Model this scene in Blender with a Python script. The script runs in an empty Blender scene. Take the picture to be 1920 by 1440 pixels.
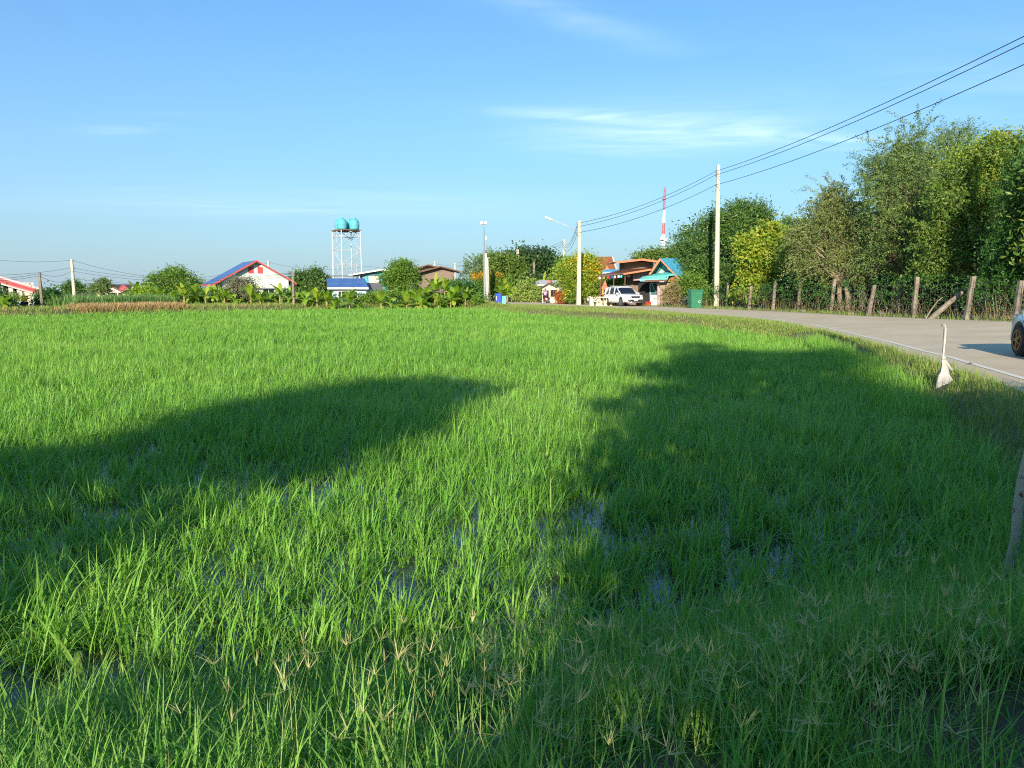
import bpy, math, random
import numpy as np
from mathutils import Vector, Matrix

random.seed(7)
RNG = np.random.default_rng(11)
scn = bpy.context.scene
COL = scn.collection
R = math.radians

# ------------------------------------------------------------------ camera model
FPX, HORIZON, EYE = 1442.0, 542.0, 1.65
PITCH = math.atan((720 - HORIZON) / FPX)
SP, CP = math.sin(PITCH), math.cos(PITCH)

def ray(px, py):
    a, v = (px - 960) / FPX, (720 - py) / FPX
    return Vector((a, CP + v * SP, -SP + v * CP))

def at(px, py, d):
    r = ray(px, py)
    t = d / r.y
    return Vector((r.x * t, d, EYE + r.z * t))

def onz(px, py, z=0.0):
    r = ray(px, py)
    t = (z - EYE) / r.z
    return Vector((r.x * t, r.y * t, z))

# ------------------------------------------------------------------ geometry helpers
def catmull(pts, n=10):
    P = np.array([tuple(p) for p in pts], float)
    P = np.vstack([2 * P[0] - P[1], P, 2 * P[-1] - P[-2]])
    out = []
    for i in range(1, len(P) - 2):
        p0, p1, p2, p3 = P[i - 1], P[i], P[i + 1], P[i + 2]
        for k in range(n):
            t = k / n
            out.append(0.5 * ((2 * p1) + (-p0 + p2) * t + (2 * p0 - 5 * p1 + 4 * p2 - p3) * t * t + (-p0 + 3 * p1 - 3 * p2 + p3) * t ** 3))
    out.append(P[-2])
    return np.array(out)

def resample(P, n):
    s = np.concatenate([[0], np.cumsum(np.linalg.norm(np.diff(P[:, :2], axis=0), axis=1))])
    q = np.linspace(0, s[-1], n)
    return np.stack([np.interp(q, s, P[:, k]) for k in range(P.shape[1])], 1)

def inside(poly, x, y):
    poly = np.asarray(poly)[:, :2]
    c = np.zeros(x.shape, bool)
    j = len(poly) - 1
    for i in range(len(poly)):
        xi, yi = poly[i]; xj, yj = poly[j]
        m = (yi > y) != (yj > y)
        with np.errstate(divide='ignore', invalid='ignore'):
            c ^= m & (x < (xj - xi) * (y - yi) / (yj - yi + 1e-12) + xi)
        j = i
    return c

def dist_poly(P, x, y, zcol=False):
    P = np.asarray(P, float)
    best = np.full(x.shape, 1e9); bz = np.zeros(x.shape)
    for i in range(len(P) - 1):
        ax, ay = P[i, 0], P[i, 1]; bx, by = P[i + 1, 0], P[i + 1, 1]
        dx, dy = bx - ax, by - ay
        t = np.clip(((x - ax) * dx + (y - ay) * dy) / (dx * dx + dy * dy + 1e-9), 0, 1)
        d = np.hypot(x - ax - t * dx, y - ay - t * dy)
        m = d < best
        best = np.where(m, d, best)
        if zcol:
            bz = np.where(m, P[i, 2] + t * (P[i + 1, 2] - P[i, 2]), bz)
    return (best, bz) if zcol else best

def sstep(a, b, v):
    t = np.clip((v - a) / (b - a), 0, 1)
    return t * t * (3 - 2 * t)

_ns = np.random.default_rng(5)
_NK = [(_ns.normal(size=2), _ns.uniform(0, 6.28)) for _ in range(10)]
def noise2(x, y, f):
    s = 0
    for k, ph in _NK:
        s = s + np.sin(f * (k[0] * x + k[1] * y) * 1.6 + ph + 1.3 * np.sin(f * (k[1] * x - k[0] * y) * .7 + ph * 2))
    return s / 4.0

def np_mesh(name, V, loops, starts, attrs=None, smooth=False):
    me = bpy.data.meshes.new(name)
    me.vertices.add(len(V)); me.vertices.foreach_set('co', np.ascontiguousarray(V, np.float32).ravel())
    me.loops.add(len(loops)); me.loops.foreach_set('vertex_index', np.ascontiguousarray(loops, np.int32))
    me.polygons.add(len(starts)); me.polygons.foreach_set('loop_start', np.ascontiguousarray(starts, np.int32))
    if smooth:
        me.polygons.foreach_set('use_smooth', np.ones(len(starts), bool))
    for k, v in (attrs or {}).items():
        a = me.attributes.new(k, 'FLOAT', 'POINT'); a.data.foreach_set('value', np.ascontiguousarray(v, np.float32))
    me.update(calc_edges=True)
    return me

class MB:
    """collects shapes, builds ONE mesh object"""
    def __init__(self): self.v = []; self.f = []
    def add(self, vs, fs):
        o = len(self.v); self.v += [Vector(p) for p in vs]; self.f += [tuple(i + o for i in f) for f in fs]; return self
    def box(self, c, s, rz=0.0, ry=0.0):
        M = Matrix.Translation(Vector(c)) @ Matrix.Rotation(rz, 4, 'Z') @ Matrix.Rotation(ry, 4, 'Y')
        hx, hy, hz = s[0] / 2, s[1] / 2, s[2] / 2
        vs = [M @ Vector((x, y, z)) for x in (-hx, hx) for y in (-hy, hy) for z in (-hz, hz)]
        return self.add(vs, [(0, 1, 3, 2), (4, 6, 7, 5), (0, 4, 5, 1), (2, 3, 7, 6), (0, 2, 6, 4), (1, 5, 7, 3)])
    def slab(self, pts, t):
        pts = [Vector(p) for p in pts]; t = Vector(t); n = len(pts)
        fs = [tuple(range(n)), tuple(range(2 * n - 1, n - 1, -1))] + [(i, i + n, (i + 1) % n + n, (i + 1) % n) for i in range(n)]
        return self.add(pts + [p + t for p in pts], fs)
    def tube(self, pts, rad, n=8, cap=True):
        pts = [Vector(p) for p in pts]
        if not hasattr(rad, '__len__'): rad = [rad] * len(pts)
        vs = []; fs = []
        up = Vector((0, 0, 1))
        for i, p in enumerate(pts):
            t = (pts[min(i + 1, len(pts) - 1)] - pts[max(i - 1, 0)]).normalized()
            a = t.cross(up)
            if a.length < .05: a = t.cross(Vector((0, 1, 0)))
            a.normalize(); b = a.cross(t)
            for k in range(n):
                th = 2 * math.pi * k / n
                vs.append(p + (a * math.cos(th) + b * math.sin(th)) * rad[i])
        for i in range(len(pts) - 1):
            for k in range(n):
                k2 = (k + 1) % n
                fs.append((i * n + k, i * n + k2, (i + 1) * n + k2, (i + 1) * n + k))
        if cap:
            fs.append(tuple(range(n - 1, -1, -1))); fs.append(tuple((len(pts) - 1) * n + k for k in range(n)))
        return self.add(vs, fs)
    def lathe(self, prof, c=(0, 0, 0), n=16, axis='Z'):
        vs = []; fs = []; c = Vector(c)
        for r, h in prof:
            for k in range(n):
                th = 2 * math.pi * k / n
                a, b = r * math.cos(th), r * math.sin(th)
                vs.append(c + (Vector((a, b, h)) if axis == 'Z' else Vector((a, h, b)) if axis == 'Y' else Vector((h, a, b))))
        for i in range(len(prof) - 1):
            for k in range(n):
                k2 = (k + 1) % n
                fs.append((i * n + k, i * n + k2, (i + 1) * n + k2, (i + 1) * n + k))
        fs.append(tuple(range(n - 1, -1, -1))); fs.append(tuple((len(prof) - 1) * n + k for k in range(n)))
        return self.add(vs, fs)
    def loft(self, rings, cap=True):
        n = len(rings[0]); vs = [Vector(p) for r in rings for p in r]; fs = []
        for i in range(len(rings) - 1):
            for k in range(n):
                k2 = (k + 1) % n
                fs.append((i * n + k, i * n + k2, (i + 1) * n + k2, (i + 1) * n + k))
        if cap:
            fs.append(tuple(range(n - 1, -1, -1))); fs.append(tuple((len(rings) - 1) * n + k for k in range(n)))
        return self.add(vs, fs)
    def build(self, name, m, parent=None, bevel=0.0, smooth=False, sub=0, local=False):
        off = Vector((0, 0, 0))
        if parent is not None and not local:
            q = parent
            while q is not None: off += q.location; q = q.parent
        me = bpy.data.meshes.new(name)
        me.from_pydata([tuple(p - off) for p in self.v], [], self.f)
        import bmesh
        bm = bmesh.new(); bm.from_mesh(me); bmesh.ops.recalc_face_normals(bm, faces=bm.faces); bm.to_mesh(me); bm.free()
        if smooth: me.polygons.foreach_set('use_smooth', [True] * len(me.polygons))
        me.materials.append(m)
        o = bpy.data.objects.new(name, me); COL.objects.link(o)
        if parent is not None: o.parent = parent
        if bevel:
            b = o.modifiers.new('bevel', 'BEVEL'); b.width = bevel; b.segments = 2; b.limit_method = 'ANGLE'
        if sub:
            s = o.modifiers.new('sub', 'SUBSURF'); s.levels = sub; s.render_levels = sub
        return o

def tag(o, label=None, cat=None, group=None, kind=None):
    if label: o['label'] = label
    if cat: o['category'] = cat
    if group: o['group'] = group
    if kind: o['kind'] = kind
    return o

def thing(name, label, cat, loc=(0, 0, 0), rz=0.0, group=None):
    o = bpy.data.objects.new(name, None); COL.objects.link(o)
    o.location = loc; o.rotation_euler = (0, 0, rz); o.empty_display_size = .2
    return tag(o, label, cat, group)

def link(name, me, m, parent=None):
    me.materials.append(m); o = bpy.data.objects.new(name, me); COL.objects.link(o)
    if parent is not None: o.parent = parent
    return o

def copy_tree(o, parent=None):
    c = o.copy(); COL.objects.link(c); c.parent = parent
    for ch in [q for q in o.children]: copy_tree(ch, c)
    return c

# ------------------------------------------------------------------ materials
def _nt(name):
    m = bpy.data.materials.new(name); m.use_nodes = True
    nt = m.node_tree; bs = nt.nodes['Principled BSDF']
    return m, nt, bs

def mat(name, col, rough=.7, col2=None, scale=4.0, spec=.3, bump=0.0, bscale=None, metal=0.0, coat=0.0, stretch=(1, 1, 1), detail=6, lo=.35, hi=.65):
    m, nt, bs = _nt(name)
    bs.inputs['Roughness'].default_value = rough; bs.inputs['Metallic'].default_value = metal
    bs.inputs['Specular IOR Level'].default_value = spec; bs.inputs['Coat Weight'].default_value = coat
    bs.inputs['Base Color'].default_value = (*col, 1)
    if col2 is not None or bump:
        tc = nt.nodes.new('ShaderNodeTexCoord'); mp = nt.nodes.new('ShaderNodeMapping')
        mp.inputs['Scale'].default_value = stretch
        nt.links.new(tc.outputs['Object'], mp.inputs['Vector'])
    if col2 is not None:
        nz = nt.nodes.new('ShaderNodeTexNoise'); nz.inputs['Scale'].default_value = scale; nz.inputs['Detail'].default_value = detail
        nz.inputs['Roughness'].default_value = .65
        rp = nt.nodes.new('ShaderNodeValToRGB')
        rp.color_ramp.elements[0].position = lo; rp.color_ramp.elements[0].color = (*col, 1)
        rp.color_ramp.elements[1].position = hi; rp.color_ramp.elements[1].color = (*col2, 1)
        nt.links.new(mp.outputs[0], nz.inputs['Vector']); nt.links.new(nz.outputs['Fac'], rp.inputs[0])
        nt.links.new(rp.outputs[0], bs.inputs['Base Color'])
    if bump:
        n2 = nt.nodes.new('ShaderNodeTexNoise'); n2.inputs['Scale'].default_value = bscale or scale * 4; n2.inputs['Detail'].default_value = 5
        bp = nt.nodes.new('ShaderNodeBump'); bp.inputs['Strength'].default_value = bump; bp.inputs['Distance'].default_value = .05
        nt.links.new(mp.outputs[0], n2.inputs['Vector']); nt.links.new(n2.outputs['Fac'], bp.inputs['Height'])
        nt.links.new(bp.outputs[0], bs.inputs['Normal'])
    return m

def leaf_mat(name, cols, trans=.3, rough=.5, spec=.35, tipcol=None, tip=(.75, 1.0)):
    """per-leaf colour from the attribute rnd; thin translucent leaves"""
    m, nt, bs = _nt(name)
    at_ = nt.nodes.new('ShaderNodeAttribute'); at_.attribute_name = 'rnd'
    rp = nt.nodes.new('ShaderNodeValToRGB')
    els = rp.color_ramp.elements
    while len(els) < len(cols): els.new(.5)
    for i, c in enumerate(cols):
        els[i].position = i / (len(cols) - 1); els[i].color = (*c, 1)
    nt.links.new(at_.outputs['Fac'], rp.inputs[0])
    out = rp.outputs[0]
    if tipcol is not None:
        a2 = nt.nodes.new('ShaderNodeAttribute'); a2.attribute_name = 'len'
        mr = nt.nodes.new('ShaderNodeMapRange'); mr.inputs['From Min'].default_value = tip[0]; mr.inputs['From Max'].default_value = tip[1]
        nt.links.new(a2.outputs['Fac'], mr.inputs['Value'])
        mx = nt.nodes.new('ShaderNodeMix'); mx.data_type = 'RGBA'
        nt.links.new(mr.outputs[0], mx.inputs[0]); nt.links.new(out, mx.inputs[6]); mx.inputs[7].default_value = (*tipcol, 1)
        out = mx.outputs[2]
    nt.links.new(out, bs.inputs['Base Color'])
    bs.inputs['Roughness'].default_value = rough; bs.inputs['Specular IOR Level'].default_value = spec
    tr = nt.nodes.new('ShaderNodeBsdfTranslucent'); ms = nt.nodes.new('ShaderNodeMixShader'); ms.inputs[0].default_value = trans
    hs = nt.nodes.new('ShaderNodeHueSaturation'); hs.inputs['Saturation'].default_value = 1.1; hs.inputs['Value'].default_value = 1.5; hs.inputs['Hue'].default_value = .48
    nt.links.new(out, hs.inputs['Color']); nt.links.new(hs.outputs[0], tr.inputs['Color'])
    nt.links.new(bs.outputs[0], ms.inputs[1]); nt.links.new(tr.outputs[0], ms.inputs[2])
    nt.links.new(ms.outputs[0], nt.nodes['Material Output'].inputs['Surface'])
    return m

def ribbed(name, col, col2, scale=20.0, rough=.45, axis='X'):
    """corrugated sheet: ribs as bump, weather streaks as colour"""
    m = mat(name, col, rough, col2, 1.2, .4)
    nt = m.node_tree; bs = nt.nodes['Principled BSDF']
    tc = nt.nodes.new('ShaderNodeTexCoord'); w = nt.nodes.new('ShaderNodeTexWave'); w.inputs['Scale'].default_value = scale / 6
    w.bands_direction = axis
    bp = nt.nodes.new('ShaderNodeBump'); bp.inputs['Strength'].default_value = .5; bp.inputs['Distance'].default_value = .04
    nt.links.new(tc.outputs['Object'], w.inputs['Vector']); nt.links.new(w.outputs['Fac'], bp.inputs['Height']); nt.links.new(bp.outputs[0], bs.inputs['Normal'])
    return m

M = {}
M['ground'] = mat('soil', (.19, .145, .085), .95, (.22, .22, .09), 1.3, .1, .6, 14)
M['asphalt'] = mat('worn_asphalt', (.62, .495, .325), .92, (.74, .60, .405), .45, .12, .10, 40, detail=9)
M['line'] = mat('road_paint', (.88, .81, .65), .7, (.6, .52, .4), 3.5, .2, lo=.55, hi=.8)
M['water'] = mat('paddy_water', (.035, .04, .022), .04, None, 1, .5, .12, 9)
M['concrete'] = mat('pole_concrete', (.62, .57, .44), .85, (.5, .45, .34), 1.2, .2, .2, 12)
M['postcon'] = mat('post_concrete', (.33, .265, .195), .95, (.14, .12, .095), 2.6, .1, .5, 9)
M['wire'] = mat('cable_rubber', (.03, .035, .045), .6)
M['thinwire'] = mat('rusty_wire', (.10, .085, .07), .7)
M['white'] = mat('white_paint', (.74, .74, .70), .7, (.64, .63, .57), 1.0)
M['mintwall'] = mat('pale_mint_wall', (.70, .74, .64), .8, (.64, .69, .6), .8)
M['greenwall'] = mat('grey_green_wall', (.42, .5, .44), .8)
M['cream'] = mat('cream_render', (.78, .68, .52), .85, (.66, .55, .42), 1.0)
M['blueroof'] = ribbed('blue_sheet_roof', (.06, .14, .36), (.11, .21, .43))
M['cyanroof'] = ribbed('cyan_sheet_roof', (.07, .40, .60), (.12, .48, .66))
M['tealroof'] = mat('mint_sheet', (.16, .66, .58), .45, (.22, .72, .62), .8, .4)
M['brownroof'] = ribbed('brown_tile_roof', (.16, .065, .04), (.21, .09, .055))
M['orangeroof'] = mat('orange_tile_roof', (.26, .09, .04), .75, (.33, .12, .05), 1.6, .2, .4, 20)
M['greyroof'] = ribbed('grey_sheet_roof', (.17, .15, .14), (.25, .22, .2))
M['paleroof'] = ribbed('pale_zinc_roof', (.50, .48, .43), (.60, .57, .5))
M['darkroof'] = ribbed('dark_zinc_roof', (.055, .06, .075), (.09, .1, .11))
M['redtrim'] = mat('red_trim', (.50, .07, .06), .6, (.56, .1, .08), 2)
M['pinktrim'] = mat('pink_trim', (.62, .16, .19), .6)
M['orangetrim'] = mat('orange_wood_trim', (.58, .22, .11), .7, (.48, .17, .08), 3)
M['browntrim'] = mat('brown_trim', (.16, .08, .05), .7)
M['boards'] = mat('grey_brown_boards', (.20, .14, .11), .8, (.26, .19, .15), 2.5, stretch=(.3, .3, 6))
M['pinkwall'] = mat('lilac_wall', (.50, .33, .38), .8)
M['tealwall'] = mat('teal_wall', (.06, .42, .44), .7, (.08, .36, .38), 1.5)
M['bluewall'] = mat('pale_blue_wall', (.46, .62, .70), .8)
M['stonewall'] = mat('beige_stone_wall', (.46, .34, .24), .9, (.34, .25, .18), 2.2, .1, .6, 6)
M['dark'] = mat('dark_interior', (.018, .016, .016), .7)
M['darkteal'] = mat('teal_truss', (.05, .16, .16), .7)
M['glass'] = mat('window_glass', (.02, .025, .03), .08, None, 1, .6)
M['brick'] = mat('red_brick', (.38, .13, .08), .9, (.3, .1, .07), 5)
M['tank'] = mat('aqua_tank', (.09, .42, .48), .4, (.15, .50, .55), 1.5, .5)
M['galv'] = mat('galvanised_steel', (.62, .63, .62), .5, (.5, .5, .5), 3, .5)
M['rust'] = mat('rusty_plate', (.24, .17, .13), .85, (.13, .09, .07), 4)
M['mastred'] = mat('mast_red', (.52, .08, .07), .6)
M['mastwhite'] = mat('mast_white', (.85, .86, .85), .6)
M['metalgrey'] = mat('mast_grey', (.27, .29, .30), .5, None, 1, .5)
M['lampglass'] = mat('lamp_glass', (.75, .76, .72), .25, None, 1, .5)
M['bluebin'] = mat('blue_plastic', (.03, .07, .42), .45, (.045, .1, .5), 3)
M['tealbin'] = mat('sea_green_plastic', (.13, .47, .38), .45, (.17, .52, .43), 3)
M['greenbin'] = mat('green_plastic', (.03, .165, .085), .5, (.045, .2, .11), 2.5)
M['rubber'] = mat('tyre_rubber', (.03, .028, .027), .85, (.06, .055, .05), 6)
M['carwhite'] = mat('white_car_paint', (.80, .80, .77), .25, None, 1, .5, coat=.6)
M['carsilver'] = mat('silver_blue_paint', (.56, .60, .64), .28, None, 1, .5, metal=.15, coat=.7)
M['carglass'] = mat('car_glass', (.015, .02, .03), .06, None, 1, .7)
M['alloy'] = mat('alloy_rim', (.35, .35, .35), .35, None, 1, .5, metal=.8)
M['bronze'] = mat('bronze_rim', (.28, .17, .06), .4, None, 1, .5, metal=.7)
M['chrome'] = mat('chrome_trim', (.6, .6, .6), .15, None, 1, .5, metal=.9)
M['blacktrim'] = mat('black_plastic', (.02, .02, .022), .5)
M['lampclear'] = mat('clear_lamp', (.7, .72, .74), .1, None, 1, .6)
M['lampred'] = mat('red_lamp', (.4, .02, .02), .2, None, 1, .6)
M['plate'] = mat('number_plate', (.8, .8, .78), .5)
M['pvc'] = mat('white_pvc', (.66, .63, .52), .45, (.58, .54, .42), 4)
M['bag'] = mat('white_sack', (.60, .56, .50), .8, (.44, .40, .34), 5, .2, .4, 14)
M['bark'] = mat('bark', (.17, .12, .08), .95, (.10, .07, .05), 3, .1, .6, 10)
M['barkpale'] = mat('pale_bark', (.34, .27, .19), .95, (.22, .17, .12), 3, .1, .5, 10)
M['spotbark'] = mat('pale_spotted_bark', (.46, .38, .27), .9, (.17, .08, .04), 20, .15, .4, 25, lo=.57, hi=.64)
M['bananastem'] = mat('banana_stem', (.42, .36, .13), .8, (.26, .16, .09), 3, stretch=(1, 1, .4))
M['rock'] = mat('grey_rock', (.24, .21, .18), .95, (.15, .13, .11), 4, .1, .8, 8)
M['skin'] = mat('skin', (.36, .2, .13), .6)
M['hair'] = mat('black_hair', (.015, .012, .01), .6)
M['lilacshirt'] = mat('lilac_shirt', (.52, .34, .58), .85)
M['trousers'] = mat('dark_trousers', (.05, .045, .06), .85)
M['concseat'] = mat('cream_cement', (.76, .66, .46), .8, (.66, .56, .38), 2)
M['orangepaint'] = mat('orange_paint', (.72, .26, .05), .6)
M['redpaint'] = mat('red_paint', (.5, .04, .03), .5)
M['deadleaf'] = mat('dry_brown_leaf', (.28, .12, .05), .8, (.18, .07, .03), 6)

# leaves and blades
L = {}
L['rice'] = leaf_mat('rice_blade', [(.13, .345, .04), (.20, .44, .055), (.31, .52, .09)], .26, .45, .3, (.33, .42, .10), (.72, 1.15))
L['bank'] = leaf_mat('bank_grass_blade', [(.13, .33, .045), (.20, .43, .065), (.32, .48, .11)], .3, .5, .3)
L['seed'] = leaf_mat('seed_head', [(.40, .48, .16), (.58, .56, .23), (.62, .52, .27)], .2, .8, .15)
L['dry'] = leaf_mat('dry_straw', [(.46, .29, .13), (.58, .39, .19), (.45, .38, .17)], .2, .85, .1)
L['verge'] = leaf_mat('verge_blade', [(.15, .28, .05), (.25, .36, .07), (.45, .42, .16)], .25, .7, .15)
L['reed'] = leaf_mat('reed_blade', [(.10, .22, .055), (.17, .30, .08), (.26, .38, .12)], .25, .6, .2)
L['dryreed'] = leaf_mat('dry_reed_blade', [(.22, .17, .07), (.34, .26, .12), (.2, .22, .07)], .2, .8, .1)
L['mango'] = leaf_mat('mango_leaf', [(.05, .115, .024), (.09, .18, .035), (.17, .27, .055)], .18, .42, .4)
L['yellowgreen'] = leaf_mat('yellow_green_leaf', [(.15, .27, .03), (.26, .37, .04), (.46, .42, .045)], .3, .45, .35)
L['olive'] = leaf_mat('olive_leaf', [(.11, .15, .045), (.20, .245, .078), (.35, .38, .125)], .2, .6, .25)
L['tamarind'] = leaf_mat('fine_leaf', [(.09, .155, .048), (.16, .245, .072), (.30, .37, .115)], .22, .55, .25)
L['gold'] = leaf_mat('golden_green_leaf', [(.055, .12, .022), (.115, .205, .033), (.27, .31, .055)], .18, .45, .3)
L['deep'] = leaf_mat('deep_green_leaf', [(.03, .095, .02), (.055, .15, .03), (.13, .27, .05)], .25, .45, .35)
L['rain'] = leaf_mat('rain_tree_leaf', [(.03, .07, .02), (.05, .105, .028), (.085, .15, .04)], .2, .5, .3)
L['mid'] = leaf_mat('mid_green_leaf', [(.09, .18, .025), (.14, .26, .035), (.22, .34, .05)], .28, .5, .3)
L['banana'] = leaf_mat('banana_leaf', [(.16, .31, .03), (.26, .42, .04), (.42, .48, .06)], .38, .4, .4)
L['yellowflower'] = leaf_mat('yellow_flower', [(.75, .48, .02), (.85, .58, .03), (.8, .42, .02)], .25, .7, .1)
L['orangeflower'] = leaf_mat('orange_flower', [(.5, .25, .03), (.6, .33, .04), (.5, .36, .05)], .25, .7, .1)
L['croton'] = leaf_mat('red_orange_leaf', [(.42, .10, .03), (.52, .17, .04), (.34, .06, .02)], .25, .5, .3)
L['pinkbush'] = leaf_mat('pinkish_leaf', [(.15, .19, .09), (.22, .25, .14), (.42, .30, .25)], .25, .7, .2)
L['palmleaf'] = leaf_mat('palm_leaf', [(.08, .14, .03), (.12, .18, .04), (.18, .2, .06)], .25, .5, .3)

# ------------------------------------------------------------------ blades and leaves
def blades(name, pos, az, Ln, W, lean, bend, S, rng, rnd=None, base=.6):
    n = len(pos)
    t = np.linspace(0, 1, S + 1)
    tm = (t[:-1] + t[1:]) / 2
    th = lean[:, None] + bend[:, None] * tm[None, :] ** 1.4
    seg = (Ln / S)[:, None]
    hx = np.concatenate([np.zeros((n, 1)), np.cumsum(np.sin(th) * seg, 1)], 1)
    hz = np.concatenate([np.zeros((n, 1)), np.cumsum(np.cos(th) * seg, 1)], 1)
    ca, sa = np.cos(az)[:, None], np.sin(az)[:, None]
    C = np.stack([pos[:, 0:1] + ca * hx, pos[:, 1:2] + sa * hx, pos[:, 2:3] + hz], 2)
    tw = az + rng.uniform(-.5, .5, n)
    wd = np.stack([-np.sin(tw), np.cos(tw), np.zeros(n)], 1)
    prof = np.minimum(base + t * 2.2, 1) * (1 - t ** 2.2)
    w = (W[:, None] * .5 * prof[None, :])[:, :, None] * wd[:, None, :]
    nv = 2 * S + 1
    V = np.empty((n, nv, 3))
    V[:, 0:2 * S:2] = (C - w)[:, :S]; V[:, 1:2 * S:2] = (C + w)[:, :S]; V[:, 2 * S] = C[:, S]
    f = []; st = []; k = 0
    for s in range(S - 1):
        f += [2 * s, 2 * s + 1, 2 * s + 3, 2 * s + 2]; st.append(k); k += 4
    f += [2 * S - 2, 2 * S - 1, 2 * S]; st.append(k); k += 3
    o = (np.arange(n) * nv)[:, None]
    loops = (np.array(f)[None, :] + o).ravel()
    starts = (np.array(st)[None, :] + (np.arange(n) * k)[:, None]).ravel()
    if rnd is None: rnd = rng.uniform(0, 1, n)
    ln = np.empty((n, nv)); ln[:, 0:2 * S:2] = t[:S]; ln[:, 1:2 * S:2] = t[:S]; ln[:, 2 * S] = 1
    return V.reshape(-1, 3), loops, starts, np.repeat(rnd, nv), ln.ravel()

def join_np(parts):
    V = []; Lo = []; St = []; A = []; B = []; vo = lo = 0
    for v, l, s, r, t in parts:
        V.append(v); Lo.append(l + vo); St.append(s + lo); A.append(r); B.append(t); vo += len(v); lo += len(l)
    return np.concatenate(V), np.concatenate(Lo), np.concatenate(St), {'rnd': np.concatenate(A), 'len': np.concatenate(B)}

def blade_obj(name, parts, m, parent=None):
    V, lo, st, at_ = join_np(parts)
    return link(name, np_mesh(name, V, lo, st, at_), m, parent)

def unit(a): return a / (np.linalg.norm(a, axis=-1, keepdims=True) + 1e-9)

def lump(blobs, k, rng, f=.46, keep=.72):
    out = []
    for b in blobs:
        out.append((b[0], b[1], b[2], b[3] * keep, b[4] * keep, b[5] * keep))
        for _ in range(k):
            d = rng.normal(size=3); d /= np.linalg.norm(d); d[2] = abs(d[2]) if d[2] < -.5 else d[2]
            s = f * rng.uniform(.6, 1.25)
            out.append((b[0] + d[0] * b[3] * .78, b[1] + d[1] * b[4] * .78, b[2] + d[2] * b[5] * .78, b[3] * s, b[4] * s, b[5] * s * .85))
    return out

def leaves(pos, axis, Ln, W, rng, rnd=None):
    """one diamond leaf (two faces, slightly folded) per point"""
    n = len(pos)
    ax = unit(axis)
    side = unit(np.cross(ax, rng.normal(size=(n, 3))))
    nrm = np.cross(ax, side)
    b = pos; tip = pos + ax * Ln[:, None]
    mid = pos + ax * (Ln * .45)[:, None] + nrm * (W * .18)[:, None]
    V = np.stack([b, mid - side * (W * .5)[:, None], tip, mid + side * (W * .5)[:, None]], 1)
    if rnd is None: rnd = rng.uniform(0, 1, n)
    loops = np.arange(4 * n); starts = np.arange(n) * 4
    return V.reshape(-1, 3), loops, starts, np.repeat(rnd, 4), np.tile([0, .5, 1, .5], n)

def blob_points(blobs, n, rng, shell=.38, zmin=-.75):
    B = np.array(blobs, float)                       # cx cy cz rx ry rz
    w = (B[:, 3] * B[:, 4] * B[:, 5]) ** (2 / 3); w /= w.sum()
    k = rng.choice(len(B), n, p=w)
    d = unit(rng.normal(size=(n, 3)))
    d[:, 2] = np.where(d[:, 2] < zmin, -d[:, 2], d[:, 2])
    r = rng.uniform(0, 1, n) ** shell
    r = r * (1 + .14 * rng.normal(size=n).clip(-1.5, 1.8))
    return B[k, :3] + d * r[:, None] * B[k, 3:], d, k

def crown_clumps(blobs, nclump, per, size, Ln, W, rng, droop=.35, shell=.38):
    c, d, k = blob_points(blobs, nclump, rng, shell)
    n = nclump * per
    ci = np.repeat(np.arange(nclump), per)
    s = size * rng.uniform(.6, 1.4, nclump)
    p = c[ci] + rng.normal(size=(n, 3)) * (s[ci, None] * np.array([1, 1, .65]))
    ax = d[ci] * .7 + rng.normal(size=(n, 3)) * .8 + np.array([0, 0, -droop])
    rnd = np.clip(rng.uniform(0, 1, nclump)[ci] * .55 + rng.uniform(0, 1, n) * .45 + .1 * rng.normal(size=n), 0, 1)
    return leaves(p, ax, Ln * rng.uniform(.6, 1.35, n), W * rng.uniform(.6, 1.3, n), rng, rnd)

def crown_shoots(blobs, nshoot, per, length, Ln, W, rng, up=.5, droop=.5, shell=.4):
    """long arching shoots with small leaves along them: feathery crowns"""
    c, d, k = blob_points(blobs, nshoot, rng, shell)
    d0 = unit(d * .9 + rng.normal(size=(nshoot, 3)) * .45 + np.array([0, 0, up]))
    ln = length * rng.uniform(.45, 1.3, nshoot)
    n = nshoot * per
    si = np.repeat(np.arange(nshoot), per)
    t = np.tile((np.arange(per) + .5) / per, nshoot)
    p = c[si] + d0[si] * (ln[si] * t)[:, None] + np.array([0, 0, -1.0]) * (droop * ln[si] * t ** 2.2)[:, None] + rng.normal(size=(n, 3)) * .05
    ax = d0[si] * .5 + rng.normal(size=(n, 3)) * .8 + np.array([0, 0, -.15])
    rnd = np.clip(rng.uniform(0, 1, nshoot)[si] * .6 + rng.uniform(0, 1, n) * .4, 0, 1)
    return leaves(p, ax, Ln * rng.uniform(.6, 1.3, n), W * rng.uniform(.6, 1.3, n), rng, rnd)

def shift(part, off):
    return (part[0] - np.array(tuple(off)),) + part[1:]

def limb(mb, a, b, r0, r1, rng, n=5, wob=.12):
    a = Vector(a); b = Vector(b); l = (b - a).length
    pts = []; rr = []
    for i in range(n + 1):
        t = i / n
        p = a.lerp(b, t) + Vector(rng.normal(size=3)) * wob * l * .25 * math.sin(math.pi * t) + Vector((0, 0, .10 * l * math.sin(math.pi * t)))
        pts.append(p); rr.append(r0 + (r1 - r0) * t)
    mb.tube(pts, rr, 6)

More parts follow.
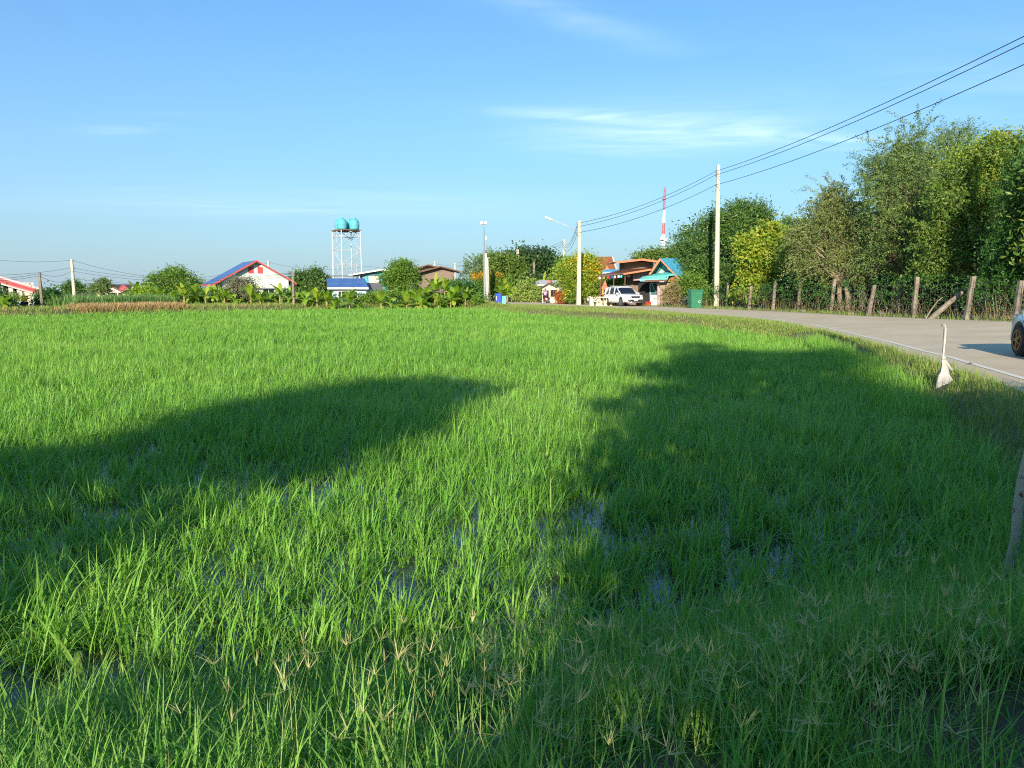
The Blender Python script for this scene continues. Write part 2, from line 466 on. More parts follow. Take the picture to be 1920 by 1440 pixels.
def make_tree(name, label, cat, base, blobs, crown, trunk_r, bark, group=None, fork=.35, limbs=None, extra=None, seed=1, ntr=1):
    """crown: list of leaf arrays in world coords with a material key; trunk with limbs into the blobs"""
    rng = np.random.default_rng(seed)
    base = Vector(base)
    root = thing(name, label, cat, base, 0, group)
    B = np.array(blobs, float)
    top = Vector((B[:, 0].mean(), B[:, 1].mean(), B[:, 2].mean()))
    mb = MB()
    for q in range(ntr):
        b0 = base + Vector((rng.normal() * .25, rng.normal() * .25, 0)) * (q > 0) + Vector((0, 0, -.15))
        f = base.lerp(top, fork); f.z = base.z + (top.z - base.z) * fork
        f += Vector((rng.normal() * .2, rng.normal() * .2, 0))
        m1 = b0.lerp(f, .5) + Vector((rng.normal() * .08, rng.normal() * .08, 0))
        mb.tube([b0, m1, f], [trunk_r * 1.15, trunk_r * .9, trunk_r * .75], 8)
        idx = range(len(B)) if limbs is None else rng.choice(len(B), min(limbs, len(B)), replace=False)
        for i in idx:
            tgt = Vector(B[i, :3]) + Vector((0, 0, B[i, 5] * .3))
            limb(mb, f, tgt, trunk_r * .5, trunk_r * .12, rng)
            for j in range(2):
                e = Vector(B[i, :3]) + Vector(rng.normal(size=3) * B[i, 3:] * .5)
                limb(mb, f.lerp(tgt, .6), e, trunk_r * .22, trunk_r * .07, rng, 4)
    mb.build('trunk', bark, root, smooth=True)
    for pname, mkey, parts in crown:
        blade_obj(pname, [shift(p, base) for p in parts], L[mkey], root)
    return root

def px_blobs(lst, d, depthf=.8):
    """(cx, cy, rx, ry[, dd]) in photo pixels at distance d -> ellipsoids in metres"""
    out = []
    for e in lst:
        dd = d + (e[4] if len(e) > 4 else 0)
        c = at(e[0], e[1], dd); s = dd / FPX
        out.append((c.x, c.y, c.z, e[2] * s, max(.5, min(e[2], 60) * s * depthf), e[3] * s))
    return out

# ------------------------------------------------------------------ road, paddy, ground
NEAR = [(6.0, -40, 0), (6.1, -12, 0), (6.5, -2, 0), (7.2, 6, 0)] + [tuple(onz(*p)) for p in
        [(1920, 712), (1780, 672), (1640, 636), (1500, 606), (1400, 595), (1300, 587.5), (1200, 580), (1100, 574.8), (1010, 572)]] + [(-3, 88, 0), (-8, 100, 0), (-12, 130, 0), (-14, 200, 0)]
FAR = [(13.2, -40, .3), (13.3, -12, .3), (13.6, -2, .35), (14.6, 6, .35), (17.2, 18, .35)] + [tuple(onz(*p)) for p in
       [(1920, 605, .35), (1800, 600, .28), (1625, 593, .2), (1450, 584, .13), (1250, 575.5, .05), (1175, 573.6, .02), (1110, 572, .02), (1040, 569, .02), (1000, 566.5, .02)]] + [(-1, 106, .02), (-5, 130, .02), (-7, 200, .02)]
near_l = resample(catmull(NEAR), 160)
far_l = resample(catmull(FAR), 160)

def offset(P, o):
    T = np.gradient(P[:, :2], axis=0); T /= np.linalg.norm(T, axis=1, keepdims=True)
    Q = P.copy(); Q[:, 0] += -T[:, 1] * o; Q[:, 1] += T[:, 0] * o     # +o = left of travel
    return Q
near_e = offset(near_l, .62); near_e[:, 2] -= .01
near_e[:, 0] += .06 * np.sin(np.arange(160) * 1.7) * (np.abs(np.sin(np.arange(160) * .61)))
far_e = offset(far_l, -.25)
ROADPOLY = np.vstack([near_e, far_e[::-1]])

PADDY = [(-90, 2.2), (-30, 2.6), (-6, 2.9), (-2, 3.3), (0, 3.9), (1.5, 4.5), (3.2, 5.2), (4.6, 6.4), (5.6, 8), (6.6, 11), (7.6, 13.8), (8.4, 16), (9.3, 19), (10.8, 24), (11.6, 27.5), (12.0, 30.5), (11.6, 35.3), (10.2, 44),
         (8.3, 50), (5.3, 55), (1.8, 63), (-1.0, 74), (-2.2, 82), (-12.2, 83.5), (-24, 76), (-32.7, 66), (-39, 58.7), (-60, 50), (-95, 44)]
PADDY = catmull([(p[0], p[1], 0) for p in PADDY], 4)[:, :2]
WATER_Z = -.55

def ground_z(x, y):
    x = np.asarray(x, float); y = np.asarray(y, float)
    inp = inside(PADDY, x, y); inr = inside(ROADPOLY, x, y)
    dp = dist_poly(np.vstack([PADDY, PADDY[:1]]), x, y)
    dn = dist_poly(near_e, x, y); df, zf = dist_poly(far_e, x, y, True)
    rough = .03 * noise2(x, y, 1.7) + .012 * noise2(x, y, 6.)
    zin = -.45 - .25 * sstep(0, .5, dp) + .3 * rough
    top = -.04 + 0 * x
    zo = -.45 + (top + .45) * sstep(0, 1.5, dp) + rough * sstep(0, 1.5, dp)
    farside = (df < dn) & ~inr
    zo = np.where(farside, zf * np.clip(1 - df / 25, 0, 1) - .03 + rough * sstep(.3, 2, df), zo)
    e_ = 1 - sstep(.15, 1.3, dn)
    zo = np.where(~farside, np.minimum(zo, -.045 + .3 * rough) * (1 - e_) + (-.05 + .4 * rough) * e_, zo)
    zr = zf * dn / (dn + df + 1e-6) - .07
    return np.where(inr, zr, np.where(inp, zin, zo))

def gz(x, y): return float(ground_z(np.array([x]), np.array([y]))[0])

def axis_coords(segs):
    out = []
    for a, b, s in segs: out += list(np.arange(a, b, s))
    return np.array(out)
gx = np.concatenate([-np.geomspace(2600, 75, 14), axis_coords([(-70, -8, 1.2), (-8, 26, .4), (26, 70, 1.5)]), np.geomspace(72, 2600, 14)])
gy = np.concatenate([-np.geomspace(900, 34, 8), axis_coords([(-30, -2, 1.5), (-2, 48, .38), (48, 140, 1.0)]), np.geomspace(142, 3200, 16)])
GX, GY = np.meshgrid(gx, gy)
GZ = ground_z(GX.ravel(), GY.ravel()).reshape(GX.shape)
nx, ny = len(gx), len(gy)
ii = (np.arange(ny - 1)[:, None] * nx + np.arange(nx - 1)[None, :]).ravel()
loops = np.stack([ii, ii + 1, ii + nx + 1, ii + nx], 1).ravel()
g = link('ground', np_mesh('ground', np.stack([GX.ravel(), GY.ravel(), GZ.ravel()], 1), loops, np.arange(len(ii)) * 4, None, True), M['ground'])
tag(g, 'brown soil ground with banks and flat village land', None, None, 'structure')

w = MB(); w.add([(p[0], p[1], WATER_Z) for p in PADDY], [tuple(range(len(PADDY)))])
tag(w.build('paddy_water', M['water']), 'still shallow water between the rice plants', None, None, 'structure')

# road ribbon with an edge skirt on the paddy side
nc = 9
V = []; 
for i in range(160):
    V.append(near_e[i] + np.array([0, 0, -.3]))
    for k in range(nc):
        V.append(near_e[i] + (far_e[i] - near_e[i]) * k / (nc - 1))
V = np.array(V); st_ = nc + 1
F = [(i * st_ + k, i * st_ + k + 1, (i + 1) * st_ + k + 1, (i + 1) * st_ + k) for i in range(159) for k in range(nc)]
rd = MB(); rd.add([tuple(p) for p in V], F)
tag(rd.build('road', M['asphalt']), 'worn pale grey asphalt village road curving left round the paddy', None, None, 'structure')

def stripe(P, o1, o2, a, b):
    A = offset(P, o1); B = offset(P, o2); mb = MB()
    def zr(q, i):
        wd = np.linalg.norm(far_e[i, :2] - near_e[i, :2]); return 0
    vs = []
    for i in range(a, b):
        for Q in (A, B):
            dn = np.min(np.linalg.norm(near_e[:, :2] - Q[i, :2], axis=1)); 
            vs.append((Q[i, 0], Q[i, 1], Q[i, 2] + .004))
    n = b - a
    mb.add(vs, [(2 * i, 2 * i + 1, 2 * i + 3, 2 * i + 2) for i in range(n - 1)])
    return mb

def road_z(x, y):
    dn = dist_poly(near_e, np.array([x]), np.array([y]))[0]
    df, zf = dist_poly(far_e, np.array([x]), np.array([y]), True)
    return float(zf[0] * dn / (dn + df[0] + 1e-6))
def stripe2(frac0, frac1, a, b):
    mb = MB(); vs = []
    for i in range(a, b):
        wd = np.linalg.norm(far_e[i, :2] - near_e[i, :2])
        for fr in (frac0 / wd, frac1 / wd):
            p = near_e[i] + (far_e[i] - near_e[i]) * (fr if fr >= 0 else 1 + fr)
            vs.append((p[0], p[1], p[2] + .008))
    n = b - a
    mb.add(vs, [(2 * i, 2 * i + 1, 2 * i + 3, 2 * i + 2) for i in range(n - 1)])
    return mb
s1 = stripe2(.56, .69, 0, 159)
tag(s1.build('road_edge_line', M['line']), 'worn white paint line along the paddy edge of the road', None, None, 'structure')
s2 = stripe2(-.32, -.2, 0, 159)
tag(s2.build('road_edge_line', M['line']), 'faint white paint line along the fence edge of the road', None, None, 'structure')

# ------------------------------------------------------------------ rice
def frustum_pts(y0, y1, dens, rng, mx=.72, pad=2.2, poly=PADDY):
    area = (y1 - y0) * (mx * (y0 + y1) + 2 * pad)
    n = int(area * dens)
    u = rng.uniform(0, 1, n)
    a = mx; b = 2 * pad
    # width(y)=2*mx*y+b : invert the area cdf
    A0 = mx * y0 * y0 + b * y0; A1 = mx * y1 * y1 + b * y1
    c = A0 + u * (A1 - A0)
    y = (-b + np.sqrt(b * b + 4 * mx * c)) / (2 * mx)
    x = rng.uniform(-1, 1, n) * (mx * y + pad)
    m = inside(poly, x, y)
    return x[m], y[m]

GAPS = [tuple(onz(px, py, WATER_Z))[:2] + (r,) for px, py, r in
        [(600, 925, .34), (190, 965, .33), (80, 1010, .3), (1005, 975, .3), (1090, 985, .25), (1305, 955, .27), (1300, 1005, .24), (1400, 1000, .26), (1415, 1050, .3), (1500, 975, .24), (1345, 925, .2), (1450, 930, .2), (1540, 1010, .2), (1235, 950, .18), (1560, 960, .18), (1185, 980, .2), (1470, 1030, .18), (1140, 1010, .2), (1580, 930, .4), (1215, 1005, .26),
         (100, 1290, .34), (60, 1330, .28), (205, 1270, .2), (770, 1130, .27), (860, 1010, .14), (475, 1090, .22), (690, 1040, .14), (540, 1220, .16), (1700, 985, .3), (1080, 960, .3), (950, 900, .25), (510, 940, .22), (280, 930, .22), (1160, 935, .25)]]
def rice_density(x, y):
    SC_ = onz(1772, 739, -.36)
    d = .95 + .28 * noise2(x, y, 1.1)
    k = np.clip(1 - (y - 4) / 9, 0, 1)
    d = 1 - k * (1 - np.clip(d, .1, 1))
    d = d * np.where((np.abs(x - SC_.x / SC_.y * y) < .26) & (SC_.y - y > -.3) & (SC_.y - y < .6), .2, 1)
    for gx_, gy_, r in GAPS:
        q = np.hypot(x - gx_, (y - gy_) * .8) / r
        d = d * (1 - .80 * (1 - sstep(.45, 1.15, q)))
    return d

def rice_part(y0, y1, tufts, per, spread, Lr, Wr, S, seed):
    rng = np.random.default_rng(seed)
    x, y = frustum_pts(y0, y1, tufts, rng)
    keep = rng.uniform(0, 1, len(x)) < rice_density(x, y)
    x, y = x[keep], y[keep]
    n = len(x); ti = np.repeat(np.arange(n), per)
    N = len(ti)
    a = rng.uniform(0, 2 * np.pi, N); rr = np.abs(rng.normal(size=N)) * spread
    px_, py_ = x[ti] + np.cos(a) * rr, y[ti] + np.sin(a) * rr
    hs = (1 + .18 * noise2(x, y, .35) + .12 * noise2(x, y, 1.6) + .12 * rng.normal(size=n)).clip(.55, 1.45)[ti]
    Ln = rng.uniform(*Lr, N) * hs
    az = a + rng.normal(size=N) * .6
    wind = np.array([.35, .1])
    az = np.arctan2(np.sin(az) + wind[1], np.cos(az) + wind[0])
    W = rng.uniform(*Wr, N)
    lean = np.abs(rng.normal(size=N)) * .34 + .03
    bend = np.abs(rng.normal(size=N)) * 1.3 + .15
    rnd = np.clip(.5 + .16 * noise2(px_, py_, .25)[:] + .22 * rng.normal(size=n)[ti] + .15 * rng.normal(size=N), 0, 1)
    pos = np.stack([px_, py_, np.full(N, WATER_Z - .03)], 1)
    return blades('rice', pos, az, Ln, W, lean, bend, S, rng, rnd)

rice = [rice_part(2.9, 7.5, 62, 15, .06, (.14, .42), (.005, .011), 4, 20), rice_part(2.9, 7.5, 26, 11, .05, (.20, .50), (.010, .021), 5, 21),
        rice_part(7.5, 14, 46, 12, .06, (.16, .42), (.006, .012), 4, 26), rice_part(7.5, 14, 26, 10, .05, (.20, .46), (.010, .019), 4, 22),
        rice_part(14, 28, 40, 11, .06, (.20, .44), (.010, .018), 3, 23),
        rice_part(28, 55, 17, 10, .09, (.20, .42), (.016, .025), 2, 24),
        rice_part(55, 90, 6, 9, .14, (.24, .48), (.03, .05), 2, 25)]
o = blade_obj('rice_plants', rice, L['rice'])
tag(o, 'bright green young rice plants filling the flooded paddy', 'rice', None, 'stuff')

# ------------------------------------------------------------------ bank grass, seed heads, verges
def strip_pts(n, rng, xr, yr, cond):
    x = rng.uniform(*xr, n); y = rng.uniform(*yr, n); m = cond(x, y)
    return x[m], y[m]

def grass(x, y, Lr, Wr, S, seed, lean=.3, bend=.8, z=None, clump=None):
    rng = np.random.default_rng(seed); n = len(x)
    zz = ground_z(x, y) - .01 if z is None else np.full(n, z)
    return blades('g', np.stack([x, y, zz], 1), rng.uniform(0, 6.28, n), rng.uniform(*Lr, n), rng.uniform(*Wr, n),
                  np.abs(rng.normal(size=n)) * lean + .03, np.abs(rng.normal(size=n)) * bend + .1, S, rng)

rng = np.random.default_rng(31)
BARE = onz(1890, 1410, -.04)
def bankcond(x, y):
    d = dist_poly(PADDY, x, y)
    inp = inside(PADDY, x, y)
    q = np.hypot((x - BARE.x - .15) / .75, (y - BARE.y) / .42)
    return ((~inp) | (d < .35)) & (np.abs(x) < .75 * y + 3.2) & (rng.uniform(0, 1, len(x)) < .12 + .88 * sstep(.75, 1.5, q)) & (rng.uniform(0, 1, len(x)) < .7 + .5 * noise2(x, y, 2.2))
x, y = strip_pts(120000, rng, (-7, 7.2), (.6, 8.5), bankcond)
xc, yc = strip_pts(48000, rng, (-3.4, 3.4), (1.8, 4.6), bankcond)
xb, yb = strip_pts(30000, rng, (-7, 7.2), (.6, 8.5), bankcond)
o = blade_obj('bank_grass', [grass(x, y, (.10, .34), (.004, .008), 4, 41, .4, 1.0), grass(xb, yb, (.22, .52), (.006, .015), 5, 42, .25, .9), grass(xc, yc, (.14, .42), (.006, .014), 4, 45, .4, 1.2)], L['bank'])
tag(o, 'wild green grass covering the near bank of the paddy', 'grass', None, 'stuff')
# litter of dry stems on the soil
x, y = strip_pts(2600, rng, (-4, 5), (1.6, 6), bankcond)
x2, y2 = strip_pts(500, rng, (1.2, 2.6), (2.2, 3.4), lambda a, b: a > 0)
x = np.concatenate([x, x2]); y = np.concatenate([y, y2])
o = blade_obj('dry_stems', [grass(x, y, (.1, .35), (.002, .005), 3, 43, .9, .9)], L['dry'])
tag(o, 'thin dry straw stems lying in the bank grass', 'dry grass', None, 'stuff')

# crowfoot-grass stalks: stem + a star of spikes
def seedheads(pts, seed):
    rng = np.random.default_rng(seed)
    n = len(pts)
    X = np.array(pts)
    z = ground_z(X[:, 0], X[:, 1])
    z = np.maximum(z, WATER_Z)
    H = rng.uniform(.28, .58, n)
    az = rng.uniform(0, 6.28, n); lean = rng.uniform(.03, .45, n); bend = rng.uniform(0, .4, n)
    S = 4
    stems = blades('s', np.stack([X[:, 0], X[:, 1], z], 1), az, H, np.full(n, .0032), lean, bend, S, rng, rng.uniform(0, .35, n), 1.0)
    tips = stems[0].reshape(n, 2 * S + 1, 3)[:, 2 * S]
    per = 7
    k = np.repeat(np.arange(n), per); N = len(k)
    keep = rng.uniform(0, 1, N) < .85
    k = k[keep]; N = len(k)
    a2 = rng.uniform(0, 6.28, N)
    op = rng.uniform(.35, 1.35, n)[k] + rng.normal(size=N) * .15
    spk = blades('k', tips[k], a2, rng.uniform(.035, .09, N), rng.uniform(.0024, .0042, N), np.clip(op, .15, 1.7), rng.uniform(-.2, .9, N), 3, rng, np.clip(rng.uniform(.1, 1, n)[k] + .1 * rng.normal(size=N), 0, 1), 1.0)
    spk2 = blades('k', tips[k], a2, rng.uniform(.035, .09, N), rng.uniform(.0022, .0038, N), np.clip(op, .15, 1.7), rng.uniform(-.1, .5, N), 3, rng, np.clip(rng.uniform(.1, 1, n)[k], 0, 1), 1.0)
    return [stems, spk, spk2]
pts = []
rs = np.random.default_rng(51)
for (x0, y0, sx, sy, n) in [(1220, 1290, 200, 90, 70), (1500, 1250, 190, 100, 84), (1080, 1200, 120, 60, 18), (1560, 1120, 150, 60, 18), (1790, 1170, 80, 80, 16),
                            (760, 1350, 170, 60, 30), (520, 1330, 90, 60, 8), (1020, 1370, 160, 50, 34), (1620, 1330, 120, 60, 26), (960, 1110, 120, 40, 8), (1800, 1310, 90, 50, 10)]:
    for _ in range(n):
        p = onz(x0 + rs.normal() * sx, min(y0 + rs.normal() * sy, 1520) + 130, -.05)
        if p.y < 7 and p.y > 1.7 and abs(p.x) < 5: pts.append((p.x, p.y))
o = blade_obj('seeding_grass', seedheads(pts, 52), L['seed'])
tag(o, 'pale star shaped grass seed heads on thin stalks over the bank', 'seeding grass', None, 'stuff')

SCB = onz(1772, 739, -.36)
def clear(x, y):
    # open spot round the foot of the bird scarer
    k = SCB.x / SCB.y; t = SCB.y - y
    return ~((np.abs(x - k * y) < .26) & (t > -.3) & (t < .5))
# verge between paddy and road
rng = np.random.default_rng(61)
def vergecond(x, y):
    inp = inside(PADDY, x, y); inr = inside(ROADPOLY, x, y)
    dn = dist_poly(near_e, x, y); dfar = dist_poly(far_e, x, y)
    return ~inp & ~inr & (dn < dfar) & (x > -12) & clear(x, y)
def vdens(x, y): return rng.uniform(0, 1, len(x)) < np.clip(.75 + .45 * noise2(x, y, .7), .35, 1)
def edgepts(n, lo, hi, ya, yb):
    idx = np.where((near_e[:, 1] > ya) & (near_e[:, 1] < yb))[0]
    T = np.gradient(near_e[:, :2], axis=0); T /= np.linalg.norm(T, axis=1, keepdims=True)
    f = rng.uniform(idx[0], idx[-1] - 1e-3, n); i = f.astype(int); t = f - i
    o_ = rng.uniform(lo, hi, n)
    x = near_e[i, 0] * (1 - t) + near_e[i + 1, 0] * t - T[i, 1] * o_; y = near_e[i, 1] * (1 - t) + near_e[i + 1, 1] * t + T[i, 0] * o_
    m = (~inside(PADDY, x, y) | (dist_poly(PADDY, x, y) < .7)) & clear(x, y) & ~inside(ROADPOLY, x, y)
    return x[m], y[m]
x, y = edgepts(150000, .02, 9, 24, 90); k = vdens(x, y); x, y = x[k], y[k]
xq, yq = edgepts(60000, .02, 2.2, 24, 90); x = np.concatenate([x, xq]); y = np.concatenate([y, yq])
xn, yn = edgepts(60000, .03, 3.2, 6, 32); kk = vdens(xn, yn); xn, yn = xn[kk], yn[kk]
hv = grass(x, y, (.06, .22), (.016, .032), 2, 62, .5, .7)
o = blade_obj('verge_grass', [hv, grass(xn, yn, (.10, .34), (.007, .014), 3, 63, .35, .8)], L['verge'])
tag(o, 'rough mixed grass on the verge between paddy and road', 'grass', None, 'stuff')
x, y = strip_pts(26000, rng, (-6, 14), (18, 88), lambda a, b: vergecond(a, b) & (dist_poly(near_e, a, b) < 5) & (rng.uniform(0, 1, len(a)) < np.clip(.25 + .7 * noise2(a + 5, b, .45), 0, 1)))
xn, yn = strip_pts(26000, rng, (4, 13), (10, 32), lambda a, b: vergecond(a, b) & (dist_poly(near_e, a, b) < 1.6) & (rng.uniform(0, 1, len(a)) < np.clip(.2 + .8 * noise2(a + 5, b, 1.0), 0, 1)))
o = blade_obj('dry_verge_grass', [grass(x, y, (.10, .28), (.014, .026), 2, 64, .7, .6), grass(xn[:4500], yn[:4500], (.08, .26), (.004, .009), 3, 65, .9, .6)], L['dry'])
tag(o, 'dry straw coloured grass along the road edge', 'dry grass', None, 'stuff')

# tall rice margin clumps by the road shoulder
xn, yn = strip_pts(60000, rng, (6, 12.5), (12, 30), lambda a, b: clear(a, b) & inside(PADDY, a, b) & (dist_poly(PADDY, a, b) < 1.0) & (rng.uniform(0, 1, len(a)) < np.clip(.45 + .6 * noise2(a, b, 1.3), 0, 1)))
o = blade_obj('margin_grass', [grass(xn[:14000], yn[:14000], (.35, .68), (.010, .018), 3, 66, .15, .55, z=WATER_Z)], L['rice'])
tag(o, 'tall green grass along the margin of the paddy below the road', 'grass', None, 'stuff')

# far bund: dry strip and green tufts beyond the far paddy edge
fb = catmull([(-1.5, 83.5, 0), (-12.2, 84.5, 0), (-24, 77, 0), (-32.7, 67, 0), (-39, 59.7, 0), (-60, 51, 0), (-75, 47, 0)], 8)
def bundpts(n, lo, hi, rng, s0=0, s1=1):
    P = resample(fb, 400)
    T = np.gradient(P[:, :2], axis=0); T /= np.linalg.norm(T, axis=1, keepdims=True)
    i = (rng.uniform(s0, s1, n) * 399).astype(int); o_ = rng.uniform(lo, hi, n)
    return P[i, 0] + T[i, 1] * o_ + rng.normal(size=n) * .1, P[i, 1] - T[i, 0] * o_ + rng.normal(size=n) * .1
x, y = bundpts(62000, -2.2, 6.0, rng); k = vdens(x, y)
o = blade_obj('bund_grass', [grass(x[k], y[k], (.15, .5), (.03, .06), 2, 71, .4, .7)], L['verge'])
tag(o, 'low mixed grass on the far bund of the paddy', 'grass', None, 'stuff')
x, y = bundpts(22000, .6, 3.4, rng); k = rng.uniform(0, 1, len(x)) < np.clip(.3 + .9 * noise2(x, y, .22), 0, 1) * np.where(x < -30, 1.0, .5)
x2, y2 = bundpts(9000, .2, 3.0, rng, .385, .495)
o = blade_obj('dry_bund_grass', [grass(x[k], y[k], (.15, .4), (.03, .06), 2, 72, .7, .6), grass(x2, y2, (.3, .75), (.03, .06), 2, 73, .6, .7)], L['dry'])
tag(o, 'dry orange brown cut grass lying along the far bund', 'dry grass', None, 'stuff')
x, y = bundpts(7500, 4.0, 9.0, rng, .375, .475)
o = blade_obj('tall_reeds', [grass(x, y, (.45, 1.5), (.05, .09), 4, 74, .22, .7)], L['reed'])
tag(o, 'tall green reeds behind the dry bund at the left', 'reeds', None, 'stuff')

# grass strip and weeds along the fence side of the road
rng = np.random.default_rng(81)
def fencestrip(lo, hi):
    def c(x, y):
        inr = inside(ROADPOLY, x, y); df = dist_poly(far_e, x, y); dn = dist_poly(near_e, x, y)
        return ~inr & (df < dn) & (df > lo) & (df < hi)
    return c
x, y = strip_pts(70000, rng, (4, 26), (24, 92), fencestrip(.15, 2.2)); k = vdens(x, y); x, y = x[k], y[k]
o = blade_obj('fence_grass', [grass(x, y, (.10, .36), (.016, .03), 2, 82, .45, .7)], L['verge'])
tag(o, 'rough grass and weeds along the foot of the wire fence', 'grass', None, 'stuff')
x, y = strip_pts(15000, rng, (12, 27), (26, 76), lambda a, b: fencestrip(1.3, 3.4)(a, b) & (rng.uniform(0, 1, len(a)) < np.clip(-.05 + .9 * noise2(a, b, .5), 0, 1)))
o = blade_obj('dry_reeds', [grass(x, y, (.3, 1.5), (.014, .028), 3, 83, .45, .8)], L['dryreed'])
tag(o, 'dry brown reeds and twigs along the wire fence', 'reeds', None, 'stuff')

#@@PART2
SKY_STRENGTH, SKY_SAT, EXPOSURE = .13, 1.03, .88

def base(px, d):
    x = at(px, HORIZON, d).x
    return Vector((x, d, gz(x, d)))

# ------------------------------------------------------------------ big trees and shrubs on the right, behind the fence
def rtree(name, label, cat, basepx, d, blobs_px, leafkey, style, n, per, size, Ln, W, trunk_r, bark, seed, group='trees behind the wire fence', extra=(), limbs=None, droop=.35, up=.5, ntr=1, fork=.35, depthf=.8, wisps=None):
    rng = np.random.default_rng(seed)
    b = base(basepx, d)
    B0 = px_blobs(blobs_px, d, depthf); B = lump(B0, 7, rng)
    if style == 'clump': parts = [crown_clumps(B, n, per, size, Ln, W, rng, droop)]
    else: parts = [crown_shoots(B, n, per, size, Ln, W, rng, up, droop)]
    crown = [('crown', leafkey, parts)]
    for (nm, key, bl, n2, per2, size2, L2, W2) in extra:
        B2 = px_blobs(bl, d, depthf)
        crown.append((nm, key, [crown_clumps(B2, n2, per2, size2, L2, W2, rng, .2, .2)]))
    if wisps:
        WB = px_blobs(wisps, d, depthf); crown[0][2].append(crown_shoots(WB, 20 * len(WB), 64, 2.7, Ln * 1.1, W * 1.1, rng, .9, .35, .7))
    return make_tree(name, label, cat, b, B0, crown, trunk_r, bark, group, fork, limbs, None, seed, ntr)

rtree('mango_tree', 'dense dark green mango tree behind the tall concrete power pole', 'tree', 1385, 82,
      [(1400, 445, 58, 62), (1345, 440, 34, 45), (1440, 450, 36, 52), (1390, 505, 75, 60), (1300, 480, 32, 50), (1290, 525, 30, 42), (1340, 530, 45, 40), (1440, 535, 50, 40), (1372, 400, 30, 22), (1420, 398, 24, 22)],
      'mango', 'clump', 1150, 36, .5, .33, .11, .28, M['bark'], 101, limbs=9, wisps=[(1400, 426, 46, 18), (1345, 445, 28, 20), (1455, 455, 22, 22)])
rtree('leafy_tree', 'yellow green broad leaved tree just right of the tall power pole', 'tree', 1437, 66,
      [(1440, 455, 36, 38), (1415, 490, 36, 34), (1456, 480, 24, 40), (1412, 530, 26, 22), (1400, 465, 16, 22), (1470, 445, 12, 22), (1400, 555, 20, 12), (1432, 515, 22, 20)],
      'yellowgreen', 'clump', 330, 26, .36, .36, .20, .13, M['bark'], 102, limbs=7)
rtree('thorny_tree', 'rounded olive green thorny tree left of the tallest feathery tree', 'tree', 1590, 54,
      [(1575, 415, 48, 42), (1560, 385, 28, 28), (1540, 450, 42, 50), (1605, 455, 55, 55), (1520, 500, 34, 46), (1580, 515, 55, 42), (1635, 500, 36, 55), (1500, 455, 20, 34), (1565, 365, 14, 16)],
      'olive', 'shoot', 1900, 26, 1.0, .14, .06, .2, M['barkpale'], 103, limbs=9, up=.25, droop=.55, ntr=2, wisps=[(1565, 380, 30, 22), (1530, 430, 30, 30)])
rtree('feathery_tree', 'tallest feathery tree with long arching twigs reaching above the power cables', 'tree', 1690, 50,
      [(1690, 325, 42, 40), (1660, 355, 46, 46), (1715, 350, 50, 62), (1650, 405, 42, 55), (1700, 430, 60, 60), (1660, 490, 50, 55), (1720, 510, 48, 45), (1700, 275, 20, 26), (1645, 320, 22, 22), (1738, 318, 24, 28)],
      'tamarind', 'shoot', 2300, 26, 1.2, .13, .055, .22, M['bark'], 104, limbs=10, up=.8, droop=.4, ntr=2, wisps=[(1700, 285, 34, 24), (1650, 325, 30, 30), (1735, 310, 24, 22), (1640, 380, 26, 36), (1720, 262, 14, 14)])
rtree('feathery_tree', 'airy feathery tree poking out behind the golden crown', 'tree', 1795, 56,
      [(1790, 290, 38, 36), (1800, 340, 42, 45), (1770, 270, 20, 24), (1815, 262, 18, 20), (1770, 345, 28, 40)],
      'tamarind', 'shoot', 560, 24, 1.2, .13, .055, .18, M['bark'], 105, limbs=5, up=.9, droop=.35, wisps=[(1790, 305, 32, 24), (1815, 300, 20, 18)])
rtree('broadleaf_tree', 'wide tree with golden green new leaves at the right edge', 'tree', 1840, 44,
      [(1830, 330, 62, 52), (1890, 305, 48, 46), (1790, 390, 48, 55), (1860, 400, 62, 60), (1780, 470, 46, 46), (1835, 480, 46, 50), (1760, 510, 40, 38), (1905, 290, 34, 40), (1740, 450, 28, 28), (1930, 340, 50, 60)],
      'gold', 'clump', 1350, 34, .36, .20, .075, .24, M['bark'], 106, limbs=9, ntr=2,
      extra=[('new_leaves', 'yellowgreen', [(1800, 300, 40, 18), (1880, 270, 50, 22), (1850, 330, 40, 16), (1810, 420, 22, 20), (1900, 350, 30, 14)], 150, 24, .3, .19, .07)], wisps=[(1870, 355, 60, 30), (1800, 385, 40, 34), (1760, 450, 26, 60)])
rtree('acacia_tree', 'dark green acacia with drooping fern like sprays at the far right edge', 'tree', 1935, 37,
      [(1925, 400, 42, 55), (1905, 455, 40, 45), (1935, 340, 40, 50), (1900, 510, 46, 40), (1960, 460, 60, 80), (1870, 520, 26, 28), (1980, 370, 60, 70), (1850, 545, 26, 20)],
      'deep', 'shoot', 1500, 28, .95, .15, .06, .2, M['bark'], 107, limbs=8, up=.2, droop=.65)
rtree('broadleaf_tree', 'shady tree beyond the right edge behind the passing car', 'tree', 2080, 34,
      [(2060, 420, 90, 110), (2000, 480, 60, 90), (2120, 380, 80, 100), (2020, 350, 60, 80)], 'gold', 'clump', 420, 30, .5, .3, .13, .24, M['bark'], 108, limbs=4)
rtree('small_tree', 'slim yellowish sapling squeezed between the round thorny tree and leafy tree', 'tree', 1495, 60,
      [(1495, 460, 24, 42), (1480, 500, 20, 40), (1505, 520, 20, 40), (1500, 430, 12, 18)], 'gold', 'clump', 160, 26, .4, .24, .1, .09, M['bark'], 109, limbs=4)
rtree('green_bush', 'green bush hugging the stone wall beside the green bin', 'bush', 1295, 76,
      [(1290, 545, 22, 26), (1275, 540, 14, 16), (1310, 550, 18, 22)], 'mid', 'clump', 150, 26, .4, .26, .11, .06, M['bark'], 110, 'bushes along the fence', limbs=3)

